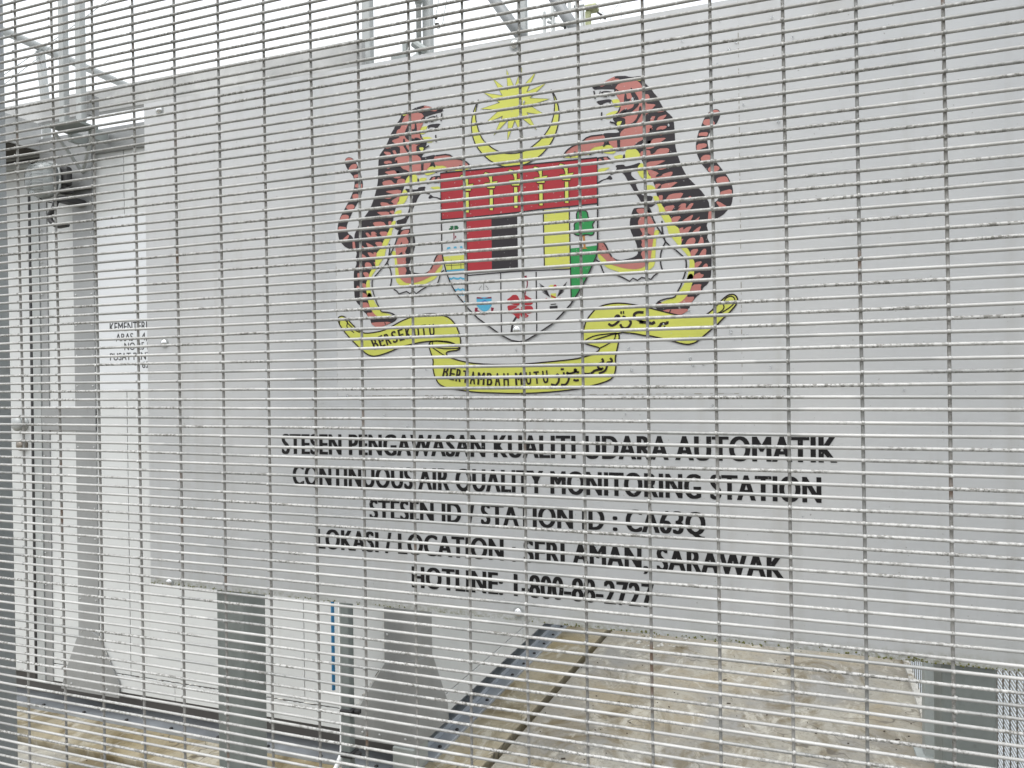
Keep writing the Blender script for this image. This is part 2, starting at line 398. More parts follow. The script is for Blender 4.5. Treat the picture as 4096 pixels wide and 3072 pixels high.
# side fence running away on the right
side = empty('mesh_fence', (xf(.95), .95, 0), 'silver mesh fence side run seen edge-on behind the right end of the sign', 'fence')
SL = 7.2; sdir = math.atan(.033)
hs_me = mesh('horizontal_wire', [tube([(0, SL * i / 12, 0) for i in range(13)], RW, 6)], WIRE_S, True); fixn(hs_me)
for k in range(188):
    o = link('horizontal_wire', hs_me, side, (xf(.95), .95, .035 + k * .0131)); o.rotation_euler = (0, 0, -sdir)
vs_me = mesh('vertical_wire', [tube([(0, 0, 0), (0, 0, 1.2), (0, 0, 2.5)], RW, 6)], WIREV, True); fixn(vs_me)
for k in range(int(SL / PU)):
    y = .97 + k * PU; link('vertical_wire', vs_me, side, (xf(y) - 2 * RW, y, .02))
for y in (3.545, 6.4):
    x = xf(y) - .036
    p_ = part('fence_post', [box(x - .028, x + .028, y, y + .06, -.02, 2.6)], GALV, side, bevel=.004)
    part('foot_plate', [box(x - .06, x + .05, y - .03, y + .09, -.0065, .004)], GALV, p_)

# ------------------------------------------------------------ monitoring cabin
YA = 2.72
cab = empty('monitoring_cabin', (-2.6, 4.0, 0), 'white panelled monitoring cabin with grey metal corner trims behind the sign', 'cabin')
XLF, YB = -6.0, 7.5
ZS, ZBT, ZTR, ZTP = .2282, .1426, 2.7156, 2.829
core = part('wall_core', [prism([(XLF, YA + .03), (X0 - .03, YA + .03), (xc(YB) - .03, YB), (XLF, YB)], ZBT + .004, 2.70)], CORE, cab)
def wallA(name, x0, x1, z0, z1, m=WHITE, t=0.0, parent=cab, bevel=.0015):
    return part(name, [box(x0, x1, YA - t, YA + .035, z0, z1)], m, parent, bevel=bevel)
for x0, x1 in ((XLF, -4.47), (-3.4216, -2.9251), (-2.9211, -1.95), (-1.9475, X0 - .002)):
    wallA('wall_panel', x0, x1, ZS + .0025, ZTR + .06)
for x0, x1 in ((XLF, -4.47), (-3.4216, -2.66), (-2.6578, -1.74), (-1.738, X0 - .002)):
    wallA('skirt_panel', x0, x1, ZBT, ZS - .0025)
def wallC(name, y0, y1, z0, z1, m=WHITE, t=0.0, d=.035, parent=cab, bevel=.0015):
    return part(name, [prism([(xc(y0) + t, y0), (xc(y1) + t, y1), (xc(y1) - d, y1), (xc(y0) - d, y0)], z0, z1)], m, parent, bevel=bevel)
for y0, y1 in ((YA + .003, 3.93), (3.934, 5.15), (5.154, 6.3), (6.304, YB)):
    wallC('wall_panel', y0, y1, ZS + .0025, ZTR + .06); wallC('skirt_panel', y0, y1, ZBT, ZS - .0025)
part('roof', [prism([(XLF, YA - .01), (X0 + .01, YA - .01), (xc(YB) + .01, YB), (XLF, YB)], ZTP - .06, ZTP - .006)], ALU_L, cab)
# trims
wallA('cover_strip', -3.2471, -3.1149, .30, ZTR - .001, ALU, .006)
wallA('mid_rail', -3.4706, -3.1149, 1.3872, 1.5053, ALU, .009)
part('corner_trim', [prism([(-1.5536, YA - .006), (X0 + .006, YA - .006), (xc(2.86) + .006, 2.86), (xc(2.86), 2.86), (X0, YA), (-1.5536, YA)], .30, ZTR - .001)], ALU, cab)
part('gusset_plate', [slabxz([(-1.5536, .445), (X0 + .0097, .475), (X0 + .0097, .118), (-1.735, .118), (-1.7123, .19)], YA - .010, YA - .0035)], ALU, cab)
gc_ = [(YA - .0025, .475), (2.86, .445), (2.99, .20), (3.0, .118), (YA - .0025, .118)]
part('gusset_plate', [([(xc(y) + .0095, y, z) for y, z in gc_] + [(xc(y) + .003, y, z) for y, z in gc_], [(0, 1, 2, 3, 4), (9, 8, 7, 6, 5)] + [(i, 5 + i, 5 + (i + 1) % 5, (i + 1) % 5) for i in range(5)])], ALU, cab)
part('gusset_plate', [slabxz([(-3.2471, .385), (-3.185, .43), (-3.1149, .40), (-2.985, .19), (-2.985, .118), (-3.36, .118), (-3.33, .20)], YA - .013, YA - .007)], ALU, cab)
wallA('top_trim', -3.43, X0 + .012, ZTR, ZTP, ALU, .018, bevel=.003)
wallC('top_trim', YA + .03, YB, ZTR, ZTP, ALU, .014, bevel=.003)
wallA('top_trim', XLF, -3.4335, ZTR + .03, ZTP, ALU, .010, bevel=.003)
fs = part('roof_fascia', [box(XLF, -1.615, YA - .02, YA + .012, 2.9062, 3.0190)], FASC, cab, bevel=.003)
for x in (-5.2, -4.3, -2.42, -1.66): part('fascia_stub', [box(x - .02, x + .02, YA + .014, YA + .05, ZTP - .007, 3.0)], ALU, fs)
# rivets
rv = []
for k in range(16):
    z = .42 + k * .148
    for x in (-3.232, -3.130): rv.append(dome((x, YA - .0058, z), (0, -1, 0), .0052, .0035, 8, 2))
    for x in (-1.540,): rv.append(dome((x, YA - .0058, z), (0, -1, 0), .0052, .0035, 8, 2))
for x in (-3.44, -3.30, -3.20): rv.append(dome((x, YA - .0088, 1.415), (0, -1, 0), .005, .0035, 8, 2))
for z in [.3 + .16 * k for k in range(15)]: rv.append(dome((-3.452, YA - .0118, z), (0, -1, 0), .0048, .0035, 8, 2))
for x, z in ((-1.66, .15), (-1.58, .15), (-1.50, .30), (-1.46, .15), (-3.29, .15), (-3.06, .15), (-3.20, .3), (-2.72, .17), (-2.10, .17), (-2.45, .175), (-2.86, .17)):
    rv.append(dome((x, YA - (.0130 if x < -3 else .0098 if x > -1.7 else 0), z), (0, -1, 0), .006, .004, 8, 2))
tag(part('rivet', rv, ALU_L, cab, True), kind='stuff')
# door on the left
door = part('door', [box(-4.40, -3.535, YA + .004, YA + .045, .16, 2.70)], DOORW, cab, bevel=.003)
kz = (-3.610, YA - .002)
part('door_knob', [tube([(kz[0], YA + .005, 1.419), (kz[0], YA - .03, 1.419)], .012, 12), dome((kz[0], YA - .03, 1.419), (0, -1, 0), .037, .022, 20, 5), tube([(kz[0], YA + .005, 1.419), (kz[0], YA - .004, 1.419)], .036, 20)], GALV_L, door, True)
part('lock', [tube([(kz[0], YA + .005, 1.312), (kz[0], YA - .018, 1.312)], .029, 18), dome((kz[0], YA - .018, 1.312), (0, -1, 0), .022, .012, 14, 3)], steel('dull_brass', (.25, .22, .19), .4, .6), door, True)
part('door_frame', [box(-3.521, -3.469, YA - .012, YA + .035, ZBT, 2.71), box(-4.466, -4.414, YA - .012, YA + .035, ZBT, 2.71), box(-4.414, -3.521, YA - .012, YA + .035, 2.70, 2.72)], GALV_L, cab, bevel=.002)
part('door_gap_strip', [box(-3.5345, -3.5215, YA - .015, YA + .03, ZBT + .002, 2.698)], RUBBER, cab)  # added black strip: the darkness of the open gap beside the door leaf
part('frame_strip', [box(-3.4665, -3.4216, YA - .006, YA + .035, ZBT, ZTR)], ALU, cab)
hd = part('door_hood', [box(-4.7, -3.4329, YA - .30, YA - .013, 2.765, 2.900)], ALU_L, cab, bevel=.003)
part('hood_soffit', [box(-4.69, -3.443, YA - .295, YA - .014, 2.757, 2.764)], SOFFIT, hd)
# base beam
bb = part('base_beam', [box(XLF, X0 - .004, 2.69, 2.845, -.0005, .014)], BEAM, cab, bevel=.002)
part('beam_web', [box(XLF, X0 - .13, 2.832, 2.844, .0145, ZBT - .001)], WEB, bb)
def strip(y0, y1, a, b, z0, z1): return prism([(xc(y0) + a, y0), (xc(y0) + b, y0), (xc(y1) + b, y1), (xc(y1) + a, y1)], z0, z1)
bc = part('base_beam', [strip(2.847, YB, -.135, .014, -.0005, .014), strip(2.90, YB, -.068, -.050, .0145, .04)], BEAM, cab, bevel=.002)
part('beam_web', [strip(2.85, YB, -.13, -.118, .0145, ZBT - .001)], GALV_BLUE, bc)
blt = [dome((xc(y) - .01, y, .0142), (0, 0, 1), .010, .009, 8, 2) for y in [2.95 + .17 * k for k in range(20)]] + [dome((x, 2.715, .0142), (0, 0, 1), .010, .008, 8, 2) for x in [-1.6 - .27 * k for k in range(12)]]
tag(part('beam_bolt', blt, RUBBER, bb, True), kind='stuff')
part('corner_foot', [box(-1.515, X0 + .002, 2.700, 2.830, .0145, .117), ], GALV, cab, bevel=.004)
# runs of old sealant along the skirt joint and the gusset edges
se, sdk = [], []
def runs(p, q, yy, lst, n_, w0, w1, pr):
    for i in range(n_):
        if random.random() > pr: continue
        t0, t1 = i / n_, (i + random.uniform(.5, 1.3)) / n_
        j = random.uniform(-.0015, .0015)
        a_ = (p[0] + (q[0] - p[0]) * t0, p[1] + (q[1] - p[1]) * t0 + j); b2 = (p[0] + (q[0] - p[0]) * t1, p[1] + (q[1] - p[1]) * t1 + j)
        w_ = random.uniform(w0, w1); lst.append(tube([(a_[0], yy, a_[1]), ((a_[0] + b2[0]) / 2, yy - w_ * .4, (a_[1] + b2[1]) / 2), (b2[0], yy, b2[1])], [w_ * .4, w_, w_ * .3], 5))
runs((-2.98, .2285), (-1.74, .2285), YA - .0002, sdk, 46, .0010, .0022, .55); runs((-2.98, .2315), (-1.74, .2315), YA - .0002, se, 46, .0012, .0030, .35)
runs((-1.735, .19), (-1.56, .44), YA - .005, se, 14, .0012, .0032, .7); runs((-1.738, .19), (-1.563, .44), YA - .004, sdk, 14, .001, .002, .5)
runs((-1.556, .46), (-1.556, 1.0), YA - .004, se, 20, .0008, .0020, .6); runs((-3.35, .20), (-3.22, .42), YA - .008, se, 12, .001, .0022, .6); runs((-3.112, .40), (-2.99, .19), YA - .008, se, 12, .001, .0024, .6)
tag(part('sealant', se, mat('old_sealant', (.62, .60, .55), .7), cab), kind='stuff'); tag(part('cracked_sealant', sdk, mat('dirty_crack', (.09, .08, .07), .9), cab), kind='stuff')
# notice on the wall, its right half hidden by the sign
nb = part('notice_sheet', [box(-3.108, -2.10, YA - .0011, YA - .0002, 1.5757, 2.4145)], STICKER, cab)

# ------------------------------------------------------------ lettering helper
def text_geo(body, bold=.0, space=1.0):
    cu = bpy.data.curves.new('t', 'FONT'); cu.space_character = space; cu.body = body; cu.size = 1; cu.offset = bold; cu.resolution_u = 5
    ob = bpy.data.objects.new('t', cu); C.objects.link(ob)
    dg = bpy.context.evaluated_depsgraph_get(); me = bpy.data.meshes.new_from_object(ob.evaluated_get(dg))
    v = [tuple(p.co)[:2] for p in me.vertices]; f = [tuple(p.vertices) for p in me.polygons]
    bpy.data.objects.remove(ob); bpy.data.curves.remove(cu); bpy.data.meshes.remove(me)
    return v, f
_cap = {}
def capheight(bold):
    if bold not in _cap:
        v, f = text_geo('H', bold); _cap[bold] = (min(p[1] for p in v), max(p[1] for p in v))
    return _cap[bold]
def text_box(body, u0, u1, z0, z1, y, bold=.0, slope=0.0):
    v, f = text_geo(body, 0, 1.0 + 1.6 * bold); xa, xb = min(p[0] for p in v), max(p[0] for p in v); b, t = capheight(0)
    bz = bold * (u1 - u0) / (xb - xa); V, F = [], []
    for k, sh in enumerate((0, -1, 1, -.5, .5)):                     # heavier stems: the same print laid again a hair to the side
        o = len(V)
        for px, py in v:
            u = u0 + bz + (px - xa) / (xb - xa) * (u1 - u0 - 2 * bz) + sh * bz; z = z0 + (py - b) / (t - b) * (z1 - z0) + slope * (u - u0)
            V.append((u, y - .00004 * k, z))
        F += [tuple(i + o for i in q) for q in f]
    return V, F
T_N = tile(0, 768, 2.16016, YA)
def notice(body, x0, x1, yt, yb):
    (a, zt), (b, zb) = T_N([(x0, yt), (x1, yb)])
    part('notice_lettering', [text_box(body, a, b, zb, zt, YA - .0016, .016)], V_LET, nb)
notice('KEMENTERIAN', 950, 1368, 1133, 1189)
notice('ARAS 1-4,', 1003, 1272, 1226, 1280)
notice('NO 25 P', 1076, 1302, 1304, 1359)
notice('PUSAT PENT', 952, 1306, 1394, 1446)
notice('62', 1230, 1291, 1466, 1519)

# ------------------------------------------------------------ the sign
sign = empty('information_sign', (-.53, 1.65, 0), 'big grey sign board with coat of arms and black lettering behind the mesh', 'sign')
SU0, SU1, SZ0, SZ1 = -1.643, .512, 1.0575, 2.3755
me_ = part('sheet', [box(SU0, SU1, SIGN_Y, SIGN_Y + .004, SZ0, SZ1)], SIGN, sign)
for xl in (-1.4296, .277):
    part('post', [box(xl, xl + .09, SIGN_Y + .010, SIGN_Y + .10, -.02, 2.34)], GALV_DARK, sign, bevel=.006)
for z in (1.18, 1.72, 2.25): part('rail', [box(SU0 + .04, SU1 - .04, SIGN_Y + .0045, SIGN_Y + .0095, z - .02, z + .02)], GALV, sign)
for dx, dy in ((345, 238), (356, 741), (367, 1257), (1112, 97), (1117, 713), (1120, 1322)):
    p = at(dx, dy, SIGN_Y)
    bo = part('bolt', [dome((p.x, SIGN_Y - .0012, p.z), (0, -1, 0), .0105, .0085, 16, 5)], CHROME, sign, True)
    part('washer', [tube([(p.x, SIGN_Y - .0002, p.z), (p.x, SIGN_Y - .0016, p.z)], .0135, 16)], GALV_L, bo)
for z in (1.115, 1.72, 2.325):
    bo = part('bolt', [dome((.462, SIGN_Y - .0012, z), (0, -1, 0), .0105, .0085, 16, 5)], CHROME, sign, True)
def LY(l): return SIGN_Y - .0003 - .00030 * l
def poly(pts, l, y=None):
    y = LY(l) if y is None else y
    v = [(u, y, z) for u, z in pts]; tri = tessellate_polygon([[Vector((u, z, 0)) for u, z in pts]])
    return v, [tuple(t) for t in tri]
def chaikin(pts, it=1, closed=True):
    for _ in range(it):
        out = [] if closed else [pts[0]]; n = len(pts)
        for i in range(n if closed else n - 1):
            a, b = pts[i], pts[(i + 1) % n]
            out += [(a[0] * .78 + b[0] * .22, a[1] * .78 + b[1] * .22), (a[0] * .22 + b[0] * .78, a[1] * .22 + b[1] * .78)]
        if not closed: out.append(pts[-1])
        pts = out
    return pts
def stroke(pts, wd, l, closed=False, y=None, taper=False):
    y = LY(l) if y is None else y
    n = len(pts); v, f = [], []
    for i in range(n):
        a = pts[i - 1] if (i > 0 or closed) else pts[i]; b = pts[(i + 1) % n] if (i < n - 1 or closed) else pts[i]
        dx, dz = b[0] - a[0], b[1] - a[1]; L = math.hypot(dx, dz) or 1e-9; nx, nz = -dz / L, dx / L
        k = wd / 2 * ((1 - .75 * abs(2 * i / (n - 1) - 1) ** 2) if taper and n > 1 else 1)
        v += [(pts[i][0] + nx * k, y, pts[i][1] + nz * k), (pts[i][0] - nx * k, y, pts[i][1] - nz * k)]
    for i in range(n if closed else n - 1):
        j = (i + 1) % n; f.append((2 * i, 2 * i + 1, 2 * j + 1, 2 * j))
    return v, f
TR2 = tile(1024, 0, 2.16016); TR3 = tile(2048, 0, 2.16016); TR6 = tile(1024, 768, 2.16016); TR7 = tile(2048, 768, 2.16016)
TB6 = tile(1024, 1536, 2.16016); TB7 = tile(2048, 1536, 2.16016); TB8 = tile(3072, 1536, 2.16016)
# printed sheet that carries the emblem
_a, _b = TR6([(690, 400)])[0][0], TR7([(1975, 400)])[0][0]
part('emblem_sheet', [box(_a, _b, SIGN_Y - .00035, SIGN_Y - .00002, TB6([(1200, 100)])[0][1], SZ1 - .004)], V_CLEAR, sign)
_z = TB6([(1200, 100)])[0][1]; gr = []
def broken(p, q, k):
    for i in range(k):
        if random.random() < .45: continue
        t0, t1 = i / k, (i + random.uniform(.3, 1.0)) / k
        gr.append(stroke([(p[0] + (q[0] - p[0]) * t0, p[1] + (q[1] - p[1]) * t0), (p[0] + (q[0] - p[0]) * t1, p[1] + (q[1] - p[1]) * t1)], random.uniform(.0006, .0016), 0.4))
broken((_a, _z), (_b, _z), 60); broken((_b, _z), (_b, SZ1), 60); broken((_a, _z), (_a, 1.9), 20)
tag(part('seam_grime', gr, mat('seam_dirt', (.27, .25, .21), .8), sign), kind='stuff')
UC = -.5615
A1 = tile(2250, 290, 5.53); A2 = tile(2600, 290, 5.53); B1 = tile(2250, 560, 5.53); B2 = tile(2600, 560, 5.53)
C1 = tile(2350, 830, 5.53); C2 = tile(2600, 830, 5.53); D1 = tile(2350, 1080, 5.53); D2 = tile(2600, 1080, 5.53)
blk = [
 A1([(670,345),(745,298),(800,290),(900,232),(1010,160),(1140,95),(1200,80),(1280,78),(1400,75),(1470,98),(1640,100),(1745,76),(1790,110),(1800,200),(1850,262),(1930,330),(1980,390),(2020,450),(2090,530),(2130,580),(2150,650)])
 + A2([(240,690),(300,790),(350,850),(440,930),(490,980),(520,1040),(535,1150),(545,1300),(555,1450)])
 + B2([(557,90),(575,200),(610,330),(650,440),(700,580),(750,680),(800,770),(860,850),(940,930),(1060,1050),(1150,1140),(1220,1240),(1250,1290),(1300,1370)])
 + C2([(1325,20),(1340,130),(1290,300),(1250,390),(1270,460),(1300,550),(1260,640),(1285,720),(1350,820),(1362,1000),(1365,1250),(1355,1450)])
 + D2([(1352,120),(1325,215),(1270,320),(1190,380),(1160,430),(1160,490),(1030,590),(960,680),(890,760),(870,860),(830,910),(690,1005),(650,1010),(430,955),(180,890),(105,815),(120,780),(200,690),(370,755),(560,765),(690,710),(770,640),(870,510),(930,330),(965,150)])
 + C2([(985,1370),(985,1210),(930,1110),(860,950),(780,850),(690,740),(690,600),(640,460),(500,370),(460,230),(360,100)])
 + B2([(390,1640),(360,1550),(290,1480),(230,1370),(220,1300),(150,1240),(140,1100),(60,900),(40,830)])
 + B1([(1990,860),(1890,780),(1840,700),(1830,600),(1740,420),(1700,270),(1560,145),(1380,235),(1290,245),(1180,255),(1100,120),(900,100),(640,170),(500,330),(50,350),(30,380),(50,300),(110,225),(240,130),(390,80)])
 + A1([(480,1490),(560,1420),(890,1380),(930,1340),(1270,1335),(1215,1262),(1185,1130),(1100,1030),(1180,930),(1230,850),(1290,720),(1270,600),(1180,500),(1150,375),(1060,375),(850,372),(720,385),(690,372)]),
 B1([(1160,560),(1370,540),(1380,590),(1530,560),(1740,490),(1680,600),(1560,680),(1515,720),(1530,800),(1640,890),(1760,880),(1990,760),(1960,830),(1860,910),(1760,950),(1620,960),(1640,1040),(1700,1150),(1780,1230),(2000,1240),(1990,1310),(1960,1360),(2080,1410),(1950,1500),(1840,1450),(1720,1345),(1690,1280),(1620,1190),(1530,1040),(1440,900),(1390,800),(1330,730),(1230,690),(1130,760),(1050,780),(1080,740),(1215,640)]),
 B1([(1050,775),(1115,850),(1080,885),(1000,868),(900,895),(785,975),(785,930),(890,875),(980,850)]),
 B1([(750,395),(830,378),(920,365),(985,365),(1065,440),(1135,510),(1100,525),(1040,470),(975,530),(780,560)]),
 A1([(735,640),(800,700),(900,785),(880,700),(1030,650),(1062,712),(1072,620),(1125,690),(1145,770),(1180,760),(1130,660),(1080,600),(1000,590)]),
 C1([(1000,60),(1040,10),(1300,0),(1380,10),(1440,180),(1380,200),(1190,200),(1300,640),(1260,1080),(1230,1180),(1110,1150),(1020,1210),(880,1240),(800,1225),(690,1250),(600,1190),(520,1080),(640,1150),(760,1165),(1000,1110),(1115,1040),(1110,930),(1080,790),(975,570),(940,460),(935,330),(960,200)]),
 A2([(1430,812),(1500,815),(1545,850),(1562,920),(1530,1020),(1480,1120),(1410,1220),(1320,1330),(1290,1400),(1270,1480)])
 + B2([(1272,80),(1312,240),(1420,430),(1540,580),(1650,720),(1730,820),(1800,970),(1835,1080),(1838,1220),(1812,1400),(1760,1500),(1640,1640)])
 + C2([(1560,200),(1430,270),(1350,300),(1300,120)])
 + B2([(1340,1480),(1420,1380),(1480,1350),(1540,1250),(1550,1150),(1530,1080),(1480,980),(1410,880),(1330,750),(1220,620),(1140,530),(1060,370),(1030,270),(1010,130)])
 + A2([(1040,1450),(1080,1300),(1130,1200),(1180,1060),(1230,970),(1320,860)]),
]
yel = [
 D2([(220,740),(350,670),(560,610),(600,540),(720,370),(790,250),(860,90),(930,80),(965,150),(950,250),(920,340),(870,510),(790,610),(680,710),(560,762),(370,755)]),
 C2([(800,1640),(860,1400),(880,1220),(860,1110),(780,1000),(730,950),(620,830),(530,720),(420,600),(390,470),(340,340),(280,240),(210,120),(190,0)])
 + B2([(190,1480),(80,1300),(70,1240),(150,1235),(225,1300),(235,1380),(290,1480),(365,1560),(395,1640)])
 + C2([(360,100),(465,230),(505,370),(645,460),(695,600),(695,740),(785,850),(865,950),(935,1110),(990,1210),(990,1370),(965,1500),(945,1640)]),
 B1([(1840,1000),(1990,1000),(2070,1080),(2060,1130),(1920,1160),(1840,1080)]),
 B1([(1690,560),(1760,500),(1840,620),(1890,660),(1900,770),(1990,840),(1980,900),(1870,920),(1840,890),(1720,820),(1640,660)]),
 B1([(1390,240),(1550,150),(1700,270),(1740,420),(1600,450),(1450,460),(1390,400)]), B1([(1120,360),(1340,320),(1330,420),(1180,425)]),
 B1([(540,330),(660,170),(900,130),(1060,110),(1130,170),(1190,260),(1130,310),(950,300),(880,270),(800,245),(700,270),(600,330)]),
 B1([(50,350),(230,330),(290,370),(490,220),(500,335),(400,345),(380,395),(50,398)]),
 A1([(1080,610),(1250,588),(1295,700),(1285,765),(1140,775),(1120,680)]), A1([(950,950),(1050,880),(1235,840),(1190,930),(1100,1015),(950,1035)]),
 A1([(1190,1100),(1330,1070),(1290,1150),(1220,1215)]), A1([(1400,1120),(1425,1170),(1410,1225),(1340,1225)]), A1([(1550,128),(1745,95),(1745,182),(1650,190)]),
 B1([(990,510),(1050,470),(1100,520)]), B1([(780,640),(1080,600),(950,680),(850,750),(790,775)]),
 C1([(1480,500),(1600,500),(1590,560),(1520,680),(1510,900),(1500,1180),(1480,1290),(1380,1380),(1230,1440),(900,1450),(700,1430),(560,1380),(420,1330),(280,1180),(230,1090),(230,1000),(370,1110),(480,1240),(700,1310),(1050,1365),(1230,1330),(1390,1190),(1430,850)]),
]
sal = [
 A1([(820,300),(950,210),(1130,110),(1175,110),(1090,180),(940,235),(930,260),(1050,212),(1150,150),(1270,140),(1215,240),(1150,235),(1050,240),(950,278),(860,315)]),
 A1([(1170,360),(1240,262),(1330,180),(1540,140),(1640,190),(1720,250),(1760,330),(1810,490),(1900,490),(1930,570),(1880,640),(1830,705),(2075,715),(1990,790),(1910,900),(1830,930),(1860,1000),(1840,1160),(1990,1180),(1960,1290),(1840,1400),(1760,1500),(1660,1540),(1560,1640)]) + B1([(1560,150),(1380,225),(1290,242),(1282,20)])
 + A1([(1278,1345),(1420,1215),(1400,1100),(1400,1010),(1260,990),(1220,930),(1290,850),(1300,720),(1262,600),(1190,480)]),
 A1([(400,1570),(560,1422),(880,1385),(930,1420),(945,1540)]) + B1([(930,20),(900,120),(660,165),(540,330),(490,340),(495,220),(400,300),(230,372),(52,345),(62,300),(112,232),(330,120)]),
 A1([(1050,1430),(1190,1480),(1212,1550)]) + B1([(1212,20),(1212,225),(1190,255),(1130,150),(1060,105),(1025,30)]),
 A2([(30,980),(130,970),(65,1140),(0,1150)]), A2([(150,1130),(160,1040),(200,990),(372,938),(350,970),(250,1070),(190,1120)]), A2([(290,1110),(340,1045),(372,1040),(385,1090)]),
 A2([(150,880),(210,845),(320,848),(300,865)]), A2([(0,1240),(60,1240),(45,1285),(0,1312)]), A2([(10,1400),(100,1310),(200,1200),(375,1188),(360,1230),(200,1290),(100,1345)]), A2([(200,1375),(250,1365),(300,1368),(230,1390)]),
 B2([(-120,160),(0,150),(40,20),(90,-20),(380,-42),(240,40),(130,150),(-60,210)]), B2([(-215,280),(-100,230),(0,240),(10,330),(100,310),(180,200),(430,188),(412,290),(100,380),(0,410),(-195,420)]),
 B2([(-100,500),(380,450),(200,530),(0,610),(-90,620)]), B2([(160,655),(440,548),(445,570),(370,620),(240,660)]), B2([(-80,640),(210,735),(120,800),(130,830),(300,760),(495,700),(495,760),(380,860),(200,890),(60,900),(20,800)]),
 B2([(560,850),(590,820),(630,830),(620,850)]), B2([(110,985),(240,975),(220,1030),(135,1110)]), B2([(265,985),(640,928),(500,1010),(370,1120),(180,1142),(245,1060)]), B2([(600,1100),(700,1048),(742,1080)]),
 B2([(185,1235),(285,1222),(270,1330),(240,1385)]), B2([(348,1382),(360,1310),(440,1205),(752,1170),(680,1270),(610,1350)]), B2([(800,1330),(890,1240),(908,1260),(890,1320)]),
 B2([(300,1482),(575,1440),(430,1630),(370,1605)]), B2([(550,1612),(680,1420),(800,1405),(780,1500),(810,1520),(905,1402),(972,1400),(850,1572)]),
 C2([(470,222),(710,190),(580,350),(500,370)]), C2([(655,352),(830,230),(965,155),(900,280),(840,333)]), C2([(930,332),(1050,252),(1108,190),(1040,315)]),
 C2([(640,470),(740,445),(725,490),(745,500),(830,440),(925,418),(830,560),(790,600),(690,612)]), C2([(915,585),(1010,490),(1135,408),(1080,530),(1020,572)]),
 C2([(695,712),(742,690),(702,790)]), C2([(775,840),(850,700),(980,668),(1008,740),(950,842),(830,862)]), C2([(1050,832),(1110,720),(1120,660),(1160,660),(1185,760),(1168,822)]),
 C2([(890,1010),(940,930),(1085,918),(960,1090),(930,1092)]), C2([(1068,1102),(1180,920),(1244,918),(1225,1082)]), C2([(990,1222),(1165,1190),(1080,1290),(995,1362)]), C2([(1150,1352),(1190,1280),(1250,1240),(1278,1290),(1262,1345)]),
 C2([(975,1500),(1110,1440),(1112,1480),(1195,1490),(1150,1550),(1000,1602),(950,1625)]),
 D2([(940,332),(1145,318),(1110,390),(1140,480),(875,512)]), D2([(870,510),(800,612),(1000,590),(890,762),(380,782),(128,802),(170,742),(370,757),(560,767),(690,712),(770,642)]), D2([(240,890),(860,860),(830,905),(660,1000),(440,950)]),
 B1([(810,425),(850,430),(920,520),(810,545),(800,480)]), B1([(910,400),(980,388),(1040,460),(970,520),(920,445)]),
 C1([(1090,40),(1230,30),(1300,60),(1400,230),(1480,370),(1470,560),(1440,770),(1410,1000),(1390,1190),(1230,1330),(1050,1365),(850,1345),(700,1310),(480,1240),(370,1110),(240,1000),(235,850),(247,720),(350,762),(420,860),(480,1000),(540,1100),(690,1240),(800,1230),(890,1240),(1020,1205),(1110,1142),(1230,1180),(1220,1080),(1190,1040),(1230,950),(1240,900),(1195,830),(1220,770),(1190,690),(1170,640),(1240,600),(1160,450),(1120,330),(1150,270),(1200,180),(1095,90)]),
 A2([(1285,945),(1320,890),(1400,850),(1430,838),(1490,840),(1530,880),(1536,920),(1400,950)]), A2([(1200,1050),(1330,1038),(1400,1088),(1432,1130),(1400,1182),(1320,1190),(1170,1142)]), A2([(1090,1342),(1292,1328),(1260,1412),(1165,1395),(1075,1402)]),
 B2([(1032,100),(1248,82),(1255,150),(1150,180),(1045,255)]), B2([(1118,415),(1200,340),(1335,338),(1330,430),(1190,525)]), B2([(1275,655),(1340,590),(1500,578),(1548,640),(1410,735),(1335,720)]), B2([(1460,882),(1520,832),(1690,808),(1752,942),(1650,970),(1520,1002)]),
 B2([(1560,1162),(1610,1140),(1802,1088),(1812,1222),(1560,1252)]), B2([(1468,1380),(1500,1358),(1735,1500),(1560,1502)]), C2([(1330,0),(1362,0),(1360,285),(1288,292),(1302,130)]),
]
